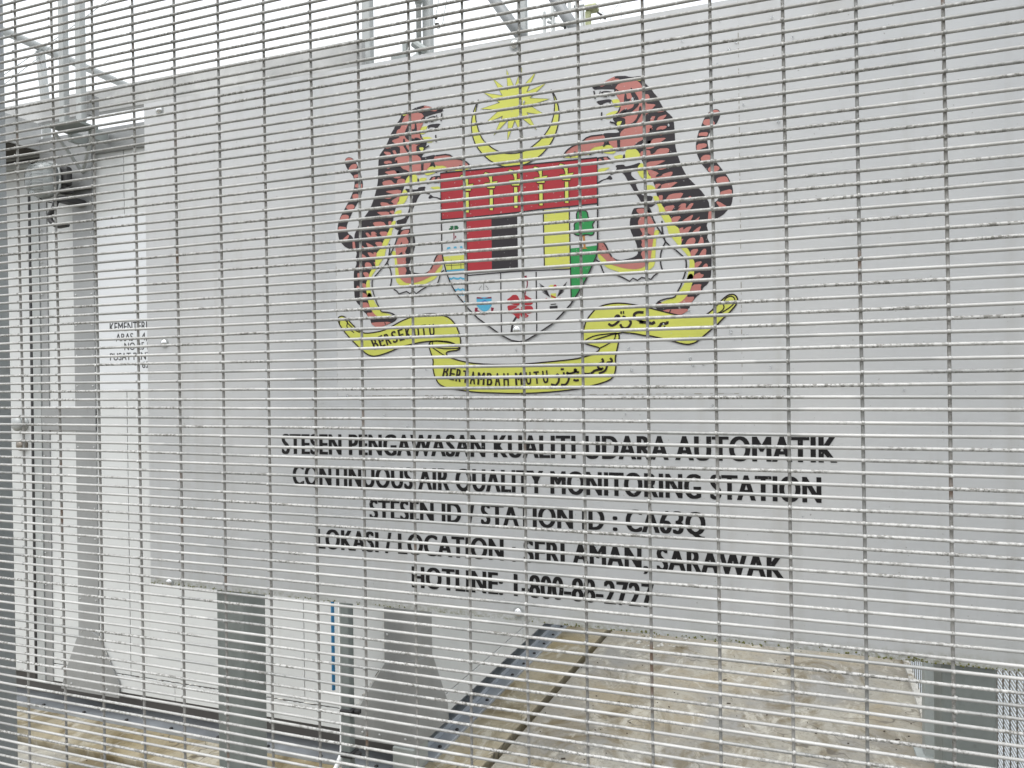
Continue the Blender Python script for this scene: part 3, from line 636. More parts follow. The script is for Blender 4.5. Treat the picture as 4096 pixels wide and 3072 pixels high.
stp = [
 A1([(1400,400),(1420,500),(1430,600),(1525,575),(1450,680),(1440,720),(1365,725),(1365,560),(1388,440)]),
 A1([(1510,315),(1600,440),(1680,560),(1700,640),(1690,740),(1560,860),(1400,985),(1300,1000),(1230,990),(1300,900),(1440,830),(1560,780),(1590,700),(1550,560),(1505,450)]),
 A1([(1110,1022),(1200,880),(1225,935),(1330,830),(1450,800),(1400,880),(1280,985)]),
 A1([(1700,755),(1752,750),(1752,930),(1690,1030),(1640,1120),(1540,1168),(1390,1185),(1400,1162),(1540,1130),(1630,1040),(1675,940)]),
 A1([(1160,108),(1380,128),(1745,78),(1745,100),(1560,130),(1330,162),(1322,220),(1240,262),(1220,240),(1280,152),(1170,125)]),
 A1([(1330,1060),(1400,1070),(1340,1225),(1215,1262),(1290,1150)]), A1([(1360,1210),(1760,1150),(1760,1170),(1480,1225),(1300,1260)]),
 A1([(1830,950),(1975,985),(1930,1080),(1912,1150),(1820,1172),(1850,1050)]), A1([(2060,975),(2140,955),(2090,1060),(2082,1130),(2010,1142),(2020,1050)]),
 A1([(1150,380),(1180,358),(1260,415),(1295,490),(1240,500),(1225,420),(1180,392),(1172,520),(1040,532),(1135,470)]),
 A1([(1900,1420),(1830,1400),(1990,1250),(2110,1200),(2060,1290),(2212,1250),(2212,1320),(2000,1380)]), A1([(1890,1500),(1980,1500),(1930,1600),(1910,1650),(1880,1620)]),
 A1([(930,1342),(1272,1342),(1280,1450),(1276,1650)]) + B1([(1276,240),(1220,250),(1210,20)]) + A1([(1200,1490),(1150,1440),(1050,1430),(1015,1540)]) + B1([(1000,60),(925,162),(895,152),(920,100),(935,20)]) + A1([(945,1450),(925,1390)]),
 B1([(1350,320),(1385,318),(1380,482),(1325,485)]), A1([(1690,1535),(1760,1500),(1760,1640)]) + B1([(1755,165),(1480,215),(1580,130)]), B1([(1870,30),(1970,10),(1930,110),(1910,155),(1880,120)]),
 B1([(1945,280),(2060,120),(2200,40),(2100,220),(2000,320),(1955,315)]), B1([(1890,640),(2212,520),(2212,560),(2000,640),(1890,665)]), B1([(2060,800),(2120,750),(2212,720),(2212,790),(2080,825)]), B1([(2030,1150),(2150,1010),(2190,990),(2180,1060),(2090,1150)]),
 C2([(580,352),(710,190),(880,160),(660,350)]), C1([(1820,140),(2010,0),(2080,-40),(1930,130)]), C1([(1300,290),(1360,390),(1290,360)]), C1([(1290,540),(1440,630),(1290,640)]), C1([(1290,900),(1400,925),(1290,935)]),
 D2([(265,800),(300,760),(398,735),(360,775),(330,795)]), D2([(420,950),(445,880),(480,872),(445,945)]), C2([(690,800),(740,690),(850,680),(740,840),(700,850)]),
 B1([(870,400),(915,400),(950,520),(920,525)]), C1([(240,905),(300,930),(345,985),(330,985),(280,935)]), C1([(320,850),(350,855),(352,878)]),
]
LW = .0030
def lines(W):
    L = []
    def s(pts, w=LW, t=False): L.append((chaikin(pts, 1, False), w, t))
    s(A1([(670,345),(745,300),(820,290)]), .0034); s(A1([(700,415),(715,500),(728,590)]), .0034)
    s(A1([(872,885),(868,960),(866,1055)]), .0034); s(A1([(1050,1100),(1180,1130),(1215,1258)]), .0036)
    s(A1([(860,450),(940,425),(1060,435),(1150,465)]), .0026); s(A1([(870,465),(950,480),(1040,530)]), .0026); s(A1([(840,510),(920,540),(990,540)]), .0024)
    s(A1([(825,440),(848,440)]), .0040); s(A1([(812,486),(838,486)]), .0040)
    s(A1([(890,1380),(560,1420),(400,1570)]) + B1([(240,132),(110,225),(45,310),(30,400)]))
    s(B1([(600,335),(700,272),(800,247),(870,270),(890,300)])); s(B1([(170,385),(250,300),(290,265)])); s(B1([(400,330),(450,262)]))
    s(B1([(985,370),(1060,440),(1135,510)]))
    s(C1([(1340,60),(1420,170),(1470,300),(1530,410),(1640,580),(1690,680),(1730,760)]), .0032)
    s(C1([(1650,300),(1650,480),(1680,620),(1705,690)]), .0034); s(C1([(1730,760),(1660,900),(1625,1010),(1612,1150),(1625,1280),(1670,1415)]))
    s(C1([(1730,760),(1830,860),(1900,900),(1990,975),(2100,1070),(2180,1150),(2190,1280),(2180,1380),(2140,1530),(2090,1640)]) + D2([(690,340),(585,530),(550,610),(340,640),(200,690),(120,780),(108,820)]))
    L.append((C1([(190,1160),(260,1200),(310,1310),(340,1400),(390,1490),(500,1470),(620,1485),(790,1555),(935,1635),(1010,1565),(1110,1615),(1200,1550),(1330,1575),(1410,1590),(1470,1515),(1560,1450)]), LW, False))
    s(C1([(1330,-20),(1370,60),(1420,180)]), .0062); s(C1([(245,712),(350,762),(420,860),(480,1000),(540,1090)]))
    return L
def grow(p, d):
    n_ = len(p); ar = sum(p[i][0] * p[(i + 1) % n_][1] - p[(i + 1) % n_][0] * p[i][1] for i in range(n_)); sg = 1 if ar > 0 else -1; out = []
    for i in range(n_):
        ax_, az_ = p[(i + 1) % n_][0] - p[i - 1][0], p[(i + 1) % n_][1] - p[i - 1][1]; L = math.hypot(ax_, az_) or 1
        out.append((p[i][0] + sg * az_ / L * d, p[i][1] - sg * ax_ / L * d))
    return out
def tiger(mir, label):
    def mm(pts): return [(2 * UC - u, z) for u, z in pts] if mir else pts
    def sm(pl, g_=0): return [poly(mm(chaikin(grow(p, g_))), l) for p in pl]
    l = 2; bl = sm(blk); t = part('tiger', bl[:1], V_BLK, sign); parts('dark_patch', bl[1:], V_BLK, t); tag(t, label)
    l = 3; parts('yellow_trim', sm(yel), V_YEL, t)
    l = 4; parts('salmon_patch', sm(sal, .0008), V_SAL, t)
    l = 5; parts('stripe', sm(stp), V_BLK, t)
    part('outline', [stroke(mm(p), w_, 6, False, None, tp) for p, w_, tp in lines(0)], V_BLK, t)
tiger(False, 'salmon striped heraldic tiger right of the shield, facing left'); tiger(True, 'salmon striped heraldic tiger left of the shield, facing right')

# crescent and star
S1 = tile(1750, 270, 4.022)
cres = chaikin(S1([(668,512),(640,560),(600,660),(562,780),(545,950),(565,1110),(620,1260),(720,1390),(840,1500),(1000,1580),(1160,1612),(1300,1600),(1480,1535),(1650,1430),(1790,1280),(1880,1130),(1940,950),(1965,760),(1945,620),(1900,470),(1820,335),(1860,430),(1885,520),(1888,620),(1875,770),(1820,950),(1680,1150),(1480,1310),(1330,1375),(1150,1392),(1020,1370),(880,1300),(730,1170),(660,1010),(615,830),(618,690),(640,600)]), 2)
cr = part('crescent', [poly(cres, 3)], V_YEL, sign); part('outline', [stroke(cres, .0026, 4, True)], V_BLK, cr)
(sx, sz), (sx2, _) = S1([(1243, 590)])[0], S1([(1745, 640)])[0]
RS = .0805
star = []
for k in range(28):
    a = math.pi * 2 * (k + 1) / 28; r_ = RS * 1.03 if k % 2 == 0 else RS * .465
    star.append((sx + r_ * math.sin(a), sz + r_ * 1.0 * math.cos(a)))
st_ = part('star', [poly(star, 3)], V_YEL, sign); part('outline', [stroke(star, .0017, 4, True)], V_BLK, st_)

# shield
sh_out = TR2([(1597, 1500)]) + TR6([(1606,240),(1612,530),(1625,600),(1650,700),(1690,800),(1750,900),(1800,960),(1840,1010),(1920,1090),(2030,1170),(2125,1238)]) + TR7([(0,1283),(70,1295),(130,1280),(215,1230),(350,1140),(430,1060),(510,970),(570,880),(640,760),(690,650),(730,560),(742,480),(742,100)]) + TR3([(738, 1365)])
sh = part('shield', [poly(sh_out, 7)], V_CLEAR, sign)
redtop = TR2([(1597,1500)]) + TR6([(1606,242),(1815,226)]) + TR7([(55,178),(270,150),(495,128),(742,102)]) + TR3([(738,1365)])
parts('red_field', [poly(redtop, 8), poly(TR6([(1820,226),(2037,205),(2042,690),(1832,705)]), 8)], V_RED, sh)
part('black_column', [poly(TR6([(2037,205),(2212,185)]) + TR7([(48,181),(56,676)]) + TR6([(2042,690)]), 8)], V_BLK, sh)
parts('yellow_column', [poly(TR7([(273,163),(495,140),(506,660),(284,664)]), 8), poly(TR6([(1622,560),(1825,543),(1830,662),(1652,678)]), 8)], V_YEL, sh)
part('green_mound', [poly(TR7([(505,490),(600,480),(742,462),(736,520),(690,650),(640,750),(572,878),(515,932)]), 8)], V_GRN, sh)
wv = [poly(TR6([(1648,690),(1650,676),(1830,660),(1830,676)]), 8)]
for k, (xa, yy) in enumerate(((1672, 752), (1695, 795), (1722, 848), (1760, 890), (1800, 955))):
    top = []; bot = []
    for i in range(9):
        x = xa + (1832 - xa) * i / 8; q = 6 * math.sin(i * 2.2); top.append((x, yy - 12 + q)); bot.append((x, yy + 4 + q))
    wv.append(poly(TR6(top + bot[::-1]), 8))
ptile = tile(1750, 850, 6.32)
wv.append(poly(ptile([(240,945),(260,885),(330,870),(345,910),(290,930)]), 8)); wv.append(poly(ptile([(415,870),(490,860),(500,908),(425,912)]), 8)); wv.append(poly(ptile([(575,860),(640,850),(645,905),(585,910)]), 8))
parts('blue_wave', wv, V_BLU, sh)
palm = []
for pts in ([(420,400),(340,380),(295,425),(310,445),(380,420)], [(420,410),(350,430),(320,480),(325,530),(355,525),(380,450)], [(430,400),(500,360),(550,380),(530,430),(460,420)], [(430,410),(490,430),(525,480),(515,515),(485,510),(450,450)], [(380,400),(320,350),(410,340),(425,380)], [(430,390),(440,340),(515,335),(530,365),(470,380)]):
    palm.append(poly(ptile(pts), 8))
parts('palm_frond', palm, V_DGR, sh); part('palm_trunk', [poly(ptile([(412,420),(435,420),(445,780),(418,780)]), 8), poly(ptile([(450,590),(485,600),(480,650),(460,655)]), 8)], V_MAR, sh)
part('bridge', [stroke(ptile(p), .0012, 9) for p in ([(362,1200),(370,1440)], [(600,1190),(606,1420)], [(300,1310),(362,1230),(440,1300)], [(540,1300),(600,1220),(660,1290)], [(230,1345),(730,1320)])], V_LET, sh)
tr = TR7([(560,172),(600,160),(650,165),(665,235),(700,228),(722,250),(695,285),(710,320),(712,362),(690,378),(650,368),(590,382),(545,370),(530,345),(545,320),(538,280),(562,262)])
tg = part('green_tree', [poly(chaikin(tr), 9)], V_GRN, sh); part('outline', [stroke(chaikin(tr), .0026, 10, True)], V_BLK, tg)
part('tree_trunk', [poly(TR7([(612,380),(632,380),(640,480),(655,492),(600,494),(622,478)]), 10)], V_BRN, sh)
ln = [stroke(sh_out, .0030, 10, True), stroke(redtop[1:-1], .0026, 10)]
for p in (TR6([(1818,226),(1838,980)]), TR6([(2118,700),(2125,1238)]), TR7([(212,690),(218,1228)]), TR7([(497,130),(515,945)]), TR7([(273,150),(284,664)]), TR6([(1835,722),(2212,690)]) + TR7([(56,686),(506,666)])): ln.append(stroke(p, .0026, 10))
part('dividing_line', ln, V_BLK, sh)
K1 = tile(2050, 620, 5.53); K0 = tile(1750, 640, 6.32)
kpos5 = K1([(1207, 800)])[0]; kpos1 = K0([(765, 1000)])[0]
def kris_shapes():
    return [K1([(1170,600),(1242,600),(1247,1065),(1173,1065)]), K1([(1048,455),(1180,440),(1178,380),(1232,376),(1225,425),(1360,400),(1300,500),(1285,560),(1120,560),(1095,500)]), K1([(1000,275),(1070,200),(1150,225),(1180,245),(1200,240),(1232,262),(1225,330),(1235,380),(1175,382),(1150,310),(1060,265)])]
ks, ko = [], []
for k in range(5):
    du = (kpos1[0] - kpos5[0]) * k / 4
    for p in kris_shapes():
        q = [(u + du, z) for u, z in p]; ks.append(poly(q, 10)); ko.append(stroke(q, .0042, 9, True))
for k in range(5):
    kr = part('kris', ks[3 * k:3 * k + 3], V_YEL, sh)
part('kris_outline', ko, V_OUT, sh)
H = tile(1850, 1080, 3.1733)
fl = part('hibiscus', [poly(chaikin(H(p)), 9) for p in ([(720,460),(640,440),(575,400),(572,375),(615,345),(640,318),(700,315),(740,400)], [(740,440),(760,330),(800,315),(840,342),(880,365),(905,400),(890,440),(820,450)], [(740,470),(820,455),(885,455),(908,500),(890,545),(830,560),(770,520)], [(735,480),(820,560),(850,580),(820,608),(780,605),(740,590)], [(735,475),(735,610),(710,622),(690,600),(650,560),(602,545),(640,510)], [(720,465),(590,525),(578,490),(575,455),(640,445)])], V_RED, sh)
part('stamen', [stroke(chaikin(H([(760,440),(810,270),(832,180),(825,120)]), 1, False), .0022, 10), stroke(H([(805,75),(818,130)]), .0052, 10), stroke(H([(765,122),(820,138),(862,105)]), .0018, 10)], V_MAR, fl)
part('stem', [stroke(H([(690,595),(655,650),(635,720),(625,795)]), .0050, 8)], V_BLK, fl)
crA = part('blue_crest', [poly(H([(183,350),(375,345),(376,450),(340,505),(290,537),(230,505),(186,455)]), 8), poly(H([(275,140),(328,148),(325,165),(276,162)]), 8)], V_BLU, sh)
part('crest_mountain', [poly(H([(205,432),(240,405),(290,382),(320,400),(340,398),(370,432)]), 9)], V_DBL, crA)
part('crest_ribbon', [poly(H([(160,520),(165,482),(200,480),(195,510),(285,552),(370,520),(368,475),(405,482),(400,500),(388,530),(285,574),(180,548)]), 9), poly(H([(188,345),(230,348),(280,362),(330,348),(372,343),(372,362),(188,366)]), 9)], V_MAR, crA)
part('crest_staff', [stroke(H([(275,140),(275,290)]), .0010, 9), stroke(H([(250,200),(215,245),(255,290)]), .0010, 9), stroke(H([(300,200),(335,240),(300,290)]), .0010, 9), stroke(H([(180,298),(375,292)]), .0014, 9)], V_LET, crA)
W = tile(2100, 1080, 3.1733); fe = []
for k in range(6):
    fe.append(stroke(W([(182 + k * 8, 168 + k * 22), (240 + k * 12, 215 + k * 22), (285 + k * 8, 255 + k * 18)]), .0026, 9, taper=True)); fe.append(stroke(W([(540 - k * 8, 150 + k * 24), (490 - k * 10, 210 + k * 21), (440 - k * 6, 250 + k * 18)]), .0026, 9, taper=True))
crB = part('winged_crest', fe + [stroke(W([(318,478),(418,470)]), .0062, 9), stroke(W([(330,440),(400,432)]), .0020, 9), stroke(W([(350,245),(375,245)]), .0040, 9), stroke(W([(325,385),(410,380)]), .0028, 9)], V_BLK, sh)
part('crest_yellow', [poly(W([(298,218),(330,192),(362,192),(376,220),(374,245),(348,248),(335,212)]), 9), poly(W([(332,300),(400,295),(396,350),(366,385),(332,350)]), 9)], V_YEL, crB)
def disc(c, r, l, sc=1): return poly([(c[0] + r * math.cos(a * .5236), c[1] + r * sc * math.sin(a * .5236)) for a in range(12)], l)
part('crest_red', [disc(W([(386,207)])[0], .0036, 10), disc(W([(278,376)])[0], .0032, 10), disc(W([(452,370)])[0], .0032, 10), poly(W([(332,318),(398,345),(396,365),(332,340)]), 10)], V_RED, crB)

# ribbon scrolls
rr = chaikin(TR7([(625,1306),(612,1285),(618,1200),(640,1115),(680,1060),(730,1005),(800,975),(900,960),(1000,965),(1140,990)]) + D2([(100,870),(240,905),(430,955),(670,1010),(900,1030),(1200,1010),(1290,960),(1400,870),(1540,720),(1650,610),(1740,548),(1850,535),(1910,580),(1942,650),(1920,740),(1860,830),(1720,980),(1600,1090),(1460,1240),(1330,1340),(1110,1530),(1000,1610),(850,1650),(700,1630),(480,1565),(200,1500),(0,1455)]) + TR7([(1140,1240),(1050,1222),(930,1212)]))
rl = chaikin(TR6([(708,1100),(720,1080),(745,1070),(780,1085),(830,1140),(880,1190),(930,1220),(990,1220),(1100,1200),(1180,1160),(1250,1120),(1330,1085),(1420,1060),(1520,1050),(1600,1060),(1680,1090),(1730,1150),(1762,1230),(1772,1300),(1765,1345),(1700,1305),(1600,1290),(1510,1288),(1420,1300),(1330,1320),(1250,1340),(1150,1385),(1060,1415),(1010,1420),(960,1402),(900,1350),(830,1280),(760,1200),(722,1140)]))
rf = TR7([(625,1308),(640,1276),(720,1240),(830,1226),(915,1218),(930,1245),(920,1310),(900,1400),(892,1445),(900,1490),(895,1550),(870,1610),(800,1645)]) + TB7([(600,40),(450,58),(300,72),(150,80),(0,82)]) + TB6([(2090,78),(1900,72),(1760,52),(1640,30),(1580,0)]) + TR6([(1545,1590),(1530,1520),(1535,1450),(1510,1380),(1495,1330),(1502,1300),(1540,1286),(1640,1290),(1700,1302),(1768,1345),(1755,1366),(1660,1378),(1642,1395),(1670,1428),(1750,1455),(1850,1478),(2000,1490),(2212,1492)]) + TR7([(100,1488),(300,1470),(500,1450),(590,1436),(700,1402),(755,1368),(758,1345),(700,1330)])
rf = chaikin(rf)
rb = part('ribbon', [poly(rf, 3)], V_YEL, sign); part('ribbon_end', [poly(rl, 4)], V_YEL, rb); part('ribbon_end', [poly(rr, 4)], V_YEL, rb)
ol = [stroke(rf, .0030, 5, True), stroke(rl, .0030, 5, True), stroke(rr, .0030, 5, True)]
for p in (TR6([(725,1140),(726,1108),(742,1092),(772,1100),(800,1140),(860,1195),(900,1215)]), TR6([(790,1105),(795,1130),(786,1160),(800,1180),(850,1215)]), TR6([(1502,1310),(1520,1340),(1580,1380),(1640,1420),(1680,1432)]), TR6([(1530,1292),(1525,1320),(1560,1345),(1640,1355),(1765,1350)]),
          TR7([(900,1225),(885,1280),(820,1320),(760,1350)]), D2([(1640,830),(1620,730),(1680,620),(1780,575),(1850,600),(1885,660),(1850,760),(1740,850),(1560,960),(1450,990)]), D2([(1640,820),(1620,880),(1540,940),(1450,985)])):
    ol.append(stroke(chaikin(p, 1, False), .0026, 5))
part('outline', ol, V_OUT, rb)
def letter(ch, x, y, cap, wid, ang, T):
    v, f = text_geo(ch); b, t = capheight(0); xa, xb = min(p[0] for p in v), max(p[0] for p in v)
    (u0, z0), (_, z1) = T([(x, y), (x, y - cap)]); (ua, _), (ub, _) = T([(x - wid / 2, y), (x + wid / 2, y)])
    ca, sa = math.cos(ang), math.sin(ang); V, F = [], []
    for k, sh in enumerate((0, -1, 1)):
        o = len(V)
        for px, py in v:
            a = ((px - xa) / (xb - xa) - .5) * (ub - ua) * .86 + sh * (ub - ua) * .07; h = (py - b) / (t - b) * (z1 - z0)
            V.append((u0 + a * ca - h * sa, LY(6) - .00004 * k, z0 + a * sa + h * ca))
        F += [tuple(i + o for i in q) for q in f]
    return V, F
lt = []
for ch, x, y, a in (('B',1050,1356,24),('E',1103,1336,21),('R',1157,1318,19),('S',1212,1300,16),('E',1268,1283,13),('K',1328,1268,10),('U',1396,1255,8),('T',1458,1247,6),('U',1526,1242,4)):
    lt.append(letter(ch, x, y, 100, 46, math.radians(a), TR6))
for ch, x, y, a in (('B',1632,1608,-14),('E',1690,1624,-11),('R',1748,1638,-9),('T',1808,1650,-7),('A',1872,1660,-6),('M',1945,1667,-4),('B',2020,1671,-2),('A',2090,1673,0),('H',2165,1673,1),('M',2275,1668,3),('U',2360,1663,4),('T',2432,1657,5),('U',2508,1650,6)):
    lt.append(letter(ch, x, y, 108, 62 if ch == 'M' else 48, math.radians(a), TR6))
part('ribbon_lettering', lt, V_OUT, rb)
E1 = tile(2200, 1400, 4.2333); jw = []
for T, p, w_ in ((D1,[(612,1068),(650,1020),(690,1012),(705,1060),(760,1090),(805,1060),(818,1010)],.0066),(D1,[(700,1100),(690,1140),(620,1200),(540,1238),(465,1190)],.0052),(D1,[(965,1060),(930,1100),(972,1165),(920,1260),(840,1300),(760,1270),(728,1200)],.0052),(D1,[(1245,940),(1120,932),(1040,970),(1030,1020),(1085,1085),(1240,1160)],.0058),(D1,[(1150,1150),(1330,1160),(1430,1190),(1495,1150)],.0066),(D1,[(1770,1135),(1768,1190),(1640,1178),(1600,1250),(1525,1315)],.0058),(D1,[(1690,1275),(1725,1275)],.0075),(D1,[(730,942),(765,942)],.0060),(D1,[(785,938),(815,938)],.0060),
  (E1,[(1020,135),(1060,180),(1035,208),(968,208),(965,300),(930,360),(830,398)],.0048),(E1,[(880,145),(912,190),(880,220),(825,235),(812,300),(880,322),(905,305)],.0048),(E1,[(560,398),(640,412),(715,390),(760,345),(880,325)],.0052),(E1,[(495,378),(440,372),(410,335),(445,325),(445,370),(350,400),(285,400),(300,375),(330,430),(318,520),(270,590),(190,588)],.0048),(E1,[(235,375),(245,430),(180,440),(130,435),(110,425),(140,405),(158,470),(150,540),(100,602),(20,580)],.0048),(E1,[(185,328),(240,324)],.0046),(E1,[(400,505),(450,520),(492,505)],.0050)):
    jw.append(stroke(chaikin(T(p), 1, False), w_, 6))
part('jawi_lettering', jw, V_OUT, rb)

# the five lines of lettering
def line(body, L, Rr, TL, TRr):
    (ul, ztl), (_, zbl) = TL([(L[0], L[1]), (L[0], L[2])]); (ur, ztr), (_, zbr) = TRr([(Rr[0], Rr[1]), (Rr[0], Rr[2])])
    cap = ((ztl - zbl) + (ztr - zbr)) / 2
    part('lettering', [text_box(body, ul, ur, zbl, zbl + cap, LY(1), .046, (zbr - zbl) / (ur - ul))], V_TXT, sign)
line('STESEN PENGAWASAN KUALITI UDARA AUTOMATIK', (222, 430, 602), (598, 462, 680), TB6, TB8)
line('CONTINUOUS AIR QUALITY MONITORING STATION', (316, 703, 872), (460, 802, 1027), TB6, TB8)
line('STESEN ID / STATION ID : CA63Q', (980, 1010, 1165), (1672, 1098, 1306), TB6, TB7)
line('LOKASI / LOCATION : SERI AMAN, SARAWAK', (525, 1248, 1418), (142, 1482, 1688), TB6, TB8)
line('HOTLINE: 1-800-88-2727', (1345, 1575, 1755), (1227, 1728, 1932), TB6, TB7)
# rain drops and moss tufts on the board
dr = []
for i in range(46):
    u, z = random.choice([(random.uniform(-1.1, -.5), random.uniform(1.45, 1.75)), (random.uniform(-.35, .05), random.uniform(1.45, 1.75)), (random.uniform(-.3, .05), random.uniform(2.1, 2.35)), (random.uniform(-1.5, .4), random.uniform(1.15, 2.3))])
    s = random.uniform(.0014, .0032)
    v, f = dome((u, SIGN_Y - .0026, z), (0, -1, 0), s, s * .5, 8, 2); dr.append(([(p[0], p[1], z + (p[2] - z) * random.uniform(1.2, 1.7)) for p in v], f))
tag(part('water_drop', dr, WATER, sign, True), kind='stuff')
ms = []
for i in range(230):
    u = random.choice([random.gauss(-1.02, .14), random.gauss(-.35, .16), random.gauss(.05, .2), random.gauss(-1.5, .08), random.gauss(.3, .08)])
    if not SU0 < u < SU1: continue
    s = random.uniform(.0008, .0024); z = SZ0 + abs(random.gauss(0, .004)) - .001
    ms.append(dome((u, SIGN_Y - .0002, z), (random.uniform(-.4, .4), -1, random.uniform(-.2, .6)), s, s * 1.1, 5, 2))
tag(part('moss_tuft', ms, MOSS, sign), kind='stuff')

# ------------------------------------------------------------ things at the foot of the cabin
YP = 2.50
def sq_(px0, px1, y0):
    rl_, rr_ = at(px0, 1400, 1.0).x, at(px1, 1400, 1.0).x
    w_ = (rr_ - rl_) * y0 / (1 - rr_); return rl_ * y0, rl_ * y0 + w_
pl0, pl1 = sq_(735.5, 765, YP)
pole = empty('steel_pole', ((pl0 + pl1) / 2, YP + .02, 0), 'short grey galvanised pole with black clamps in front of the cabin corner', 'pole')
part('pole', [box(pl0, pl1, YP, YP + (pl1 - pl0), -.02, 2.2)], GALV_POLE, pole, bevel=.005)
part('pole_lip', [box(pl0 - .006, pl0 - .001, YP + .004, YP + .026, .02, 2.2)], GALV, pole)
for z in (.085, .165, .33):
    cl = part('clamp', [box(pl0 - .004, pl1 + .012, YP - .008, YP + .045, z - .012, z + .010), box(pl1 + .012, pl1 + .035, YP + .005, YP + .03, z - .010, z + .008)], RUBBER, pole, bevel=.004)
ZG = at(725, 1600, YP).z
xcnd = at(729, 1450, YP).x
cd = part('conduit_pipe', [tube(arcs([(xcnd, YP + .03, 2.2), (xcnd, YP + .03, .9), (xcnd, YP + .03, .25), (xcnd - .004, YP + .015, .135), (xcnd - .05, YP - .02, .055), (xcnd - .16, YP - .05, .016), (xcnd - .5, YP - .06, .008)], 8), .0105, 12)], PVC, smooth=True)
tag(cd, 'white plastic conduit pipe bending left at its foot beside the grey pole', 'pipe')
bx = at(719.5, 1400, YP + .06).x
b_ = part('blue_pipe', [tube([(bx, YP + .06, at(719, 1490, YP + .06).z), (bx, YP + .06, 1.2), (bx, YP + .06, 2.1)], .0068, 10)], BLUEP, smooth=True)
tag(b_, 'thin bright blue pipe just left of the white conduit', 'pipe')

# wall lamp by the door
YL = 2.60
def PL(px, py, y=YL):                                              # spots of the close-up of the lamp
    return at(px / 1.795 / DD, (420 + py / 1.795) / DD, y)
lc = PL(330, 545); lw = (PL(425, 545).x - PL(240, 545).x) / 2; lh = (PL(330, 418).z - PL(330, 672).z) / 2
lamp = empty('wall_lamp', (lc.x, YA, lc.z), 'ribbed glass wall lamp with black fittings and hooked cable above the door side', 'lamp')
def oval(cx, cy, cz, rx_, rz_, dy, n=24, rings=6):
    v, f = [], []
    for i in range(rings):
        q = i / rings * math.pi / 2
        for k in range(n):
            a = 2 * math.pi * k / n; ca, sa = math.cos(a), math.sin(a)
            ex = math.copysign(abs(ca) ** .7, ca); ez = math.copysign(abs(sa) ** .7, sa)
            v.append((cx + rx_ * ex * math.cos(q) ** .5, cy - dy * math.sin(q), cz + rz_ * ez * math.cos(q) ** .5))
    v.append((cx, cy - dy, cz)); t = rings * n
    for i in range(rings - 1):
        for k in range(n): f.append((i * n + k, i * n + (k + 1) % n, (i + 1) * n + (k + 1) % n, (i + 1) * n + k))
    for k in range(n): f.append(((rings - 1) * n + k, (rings - 1) * n + (k + 1) % n, t))
    f.append(tuple(range(n - 1, -1, -1)))
    return v, f
part('glass_cover', [oval(lc.x, YL, lc.z, lw, lh, .075)], GLASS, lamp, True)
rim_pts = []
for k in range(33):
    a = 2 * math.pi * k / 32; ca, sa = math.cos(a), math.sin(a)
    rim_pts.append((lc.x + lw * 1.02 * math.copysign(abs(ca) ** .7, ca), YL + .004, lc.z + lh * 1.02 * math.copysign(abs(sa) ** .7, sa)))
part('back_dish', [oval(lc.x, YL + .012, lc.z, lw * .97, lh * .97, .008)], mat('lamp_dish', (.10, .10, .10), .5, .3), lamp, True)
part('rim', [tube(rim_pts, .006, 6)], GALV_L, lamp, True)
part('reflector', [box(lc.x - .03, lc.x + .045, YL - .03, YL + .0, lc.z - .075, lc.z + .06)], LAMPW, lamp, bevel=.01)
rb_ = [tube([(lc.x - lw * .55, YL - .05, lc.z + z), (lc.x, YL - .076, lc.z + z), (lc.x + lw * .55, YL - .05, lc.z + z)], .0022, 5) for z in [-.07 + .014 * k for k in range(11)]]
part('glass_rib', rb_, GLASS, lamp, True)
part('housing', [box(lc.x + .0, PL(462, 500).x, YL + .012, YL + .05, PL(462, 570).z, PL(462, 425).z)], RUBBER, lamp, bevel=.016)
part('mount', [box(lc.x - .02, lc.x + .03, YL + .05, YA - .001, lc.z - .04, lc.z + .05)], RUBBER, lamp, bevel=.006)
a, b = PL(432, 598), PL(502, 626); part('cable_gland', [tube([(a.x, YL + .01, (a.z + b.z) / 2), (b.x, YL + .01, (a.z + b.z) / 2)], .015, 12)], RUBBER, lamp, True)
a, b = PL(400, 655), PL(472, 690); part('bracket', [box(a.x, b.x, YL, YA - .008, b.z, a.z)], RUBBER, lamp, bevel=.006)
part('cable', [tube(arcs([PL(405, 690), PL(385, 745), PL(358, 795), PL(372, 840), PL(420, 868), PL(485, 858)], 6), .0125, 10)], RUBBER, lamp, True)
part('thin_cable', [tube(arcs([PL(280, 668), PL(330, 692), PL(385, 705)], 5), .0028, 6)], RUBBER, lamp, True)

# ------------------------------------------------------------ masts and rails on the roof
def sq(px0, px1, y0):
    rl_, rr_ = at(px0, 100, 1.0).x, at(px1, 100, 1.0).x
    if rr_ < 0: w_ = (rr_ - rl_) * y0 / (1 - rr_)
    else: w_ = (rr_ - rl_) * y0
    return rl_ * y0, rl_ * y0 + w_
mast = empty('antenna_mast', (-3.05, 2.55, 2.78), 'pair of square galvanised mast posts on a wall bracket at upper left', 'mast')
for x0, x1 in ((124.5, 149.5), (160.5, 186.5)):
    a, b = sq(x0, x1, 2.52)
    part('mast_post', [box(a, b, 2.52, 2.52 + (b - a), at(130, 270, 2.53).z, 4.6)], GALV_L, mast, bevel=.006)
zpl = at(130, 270, 2.53).z
ax, bx_ = at(100, 272, 2.50).x, at(200, 283, 2.58).x
part('bracket_plate', [box(ax, bx_, 2.495, 2.612, zpl - .013, zpl - .001)], GALV_DARK, mast, bevel=.002)
part('bracket_arm', [box(ax + .01, ax + .03, 2.601, YA - .0285, zpl - .05, zpl - .002)], GALV, mast)
part('bracket_arm', [box(bx_ - .05, bx_ - .03, 2.601, YA - .0285, zpl - .05, zpl - .002)], GALV, mast)
pb = at(178, 372, YA - .03)
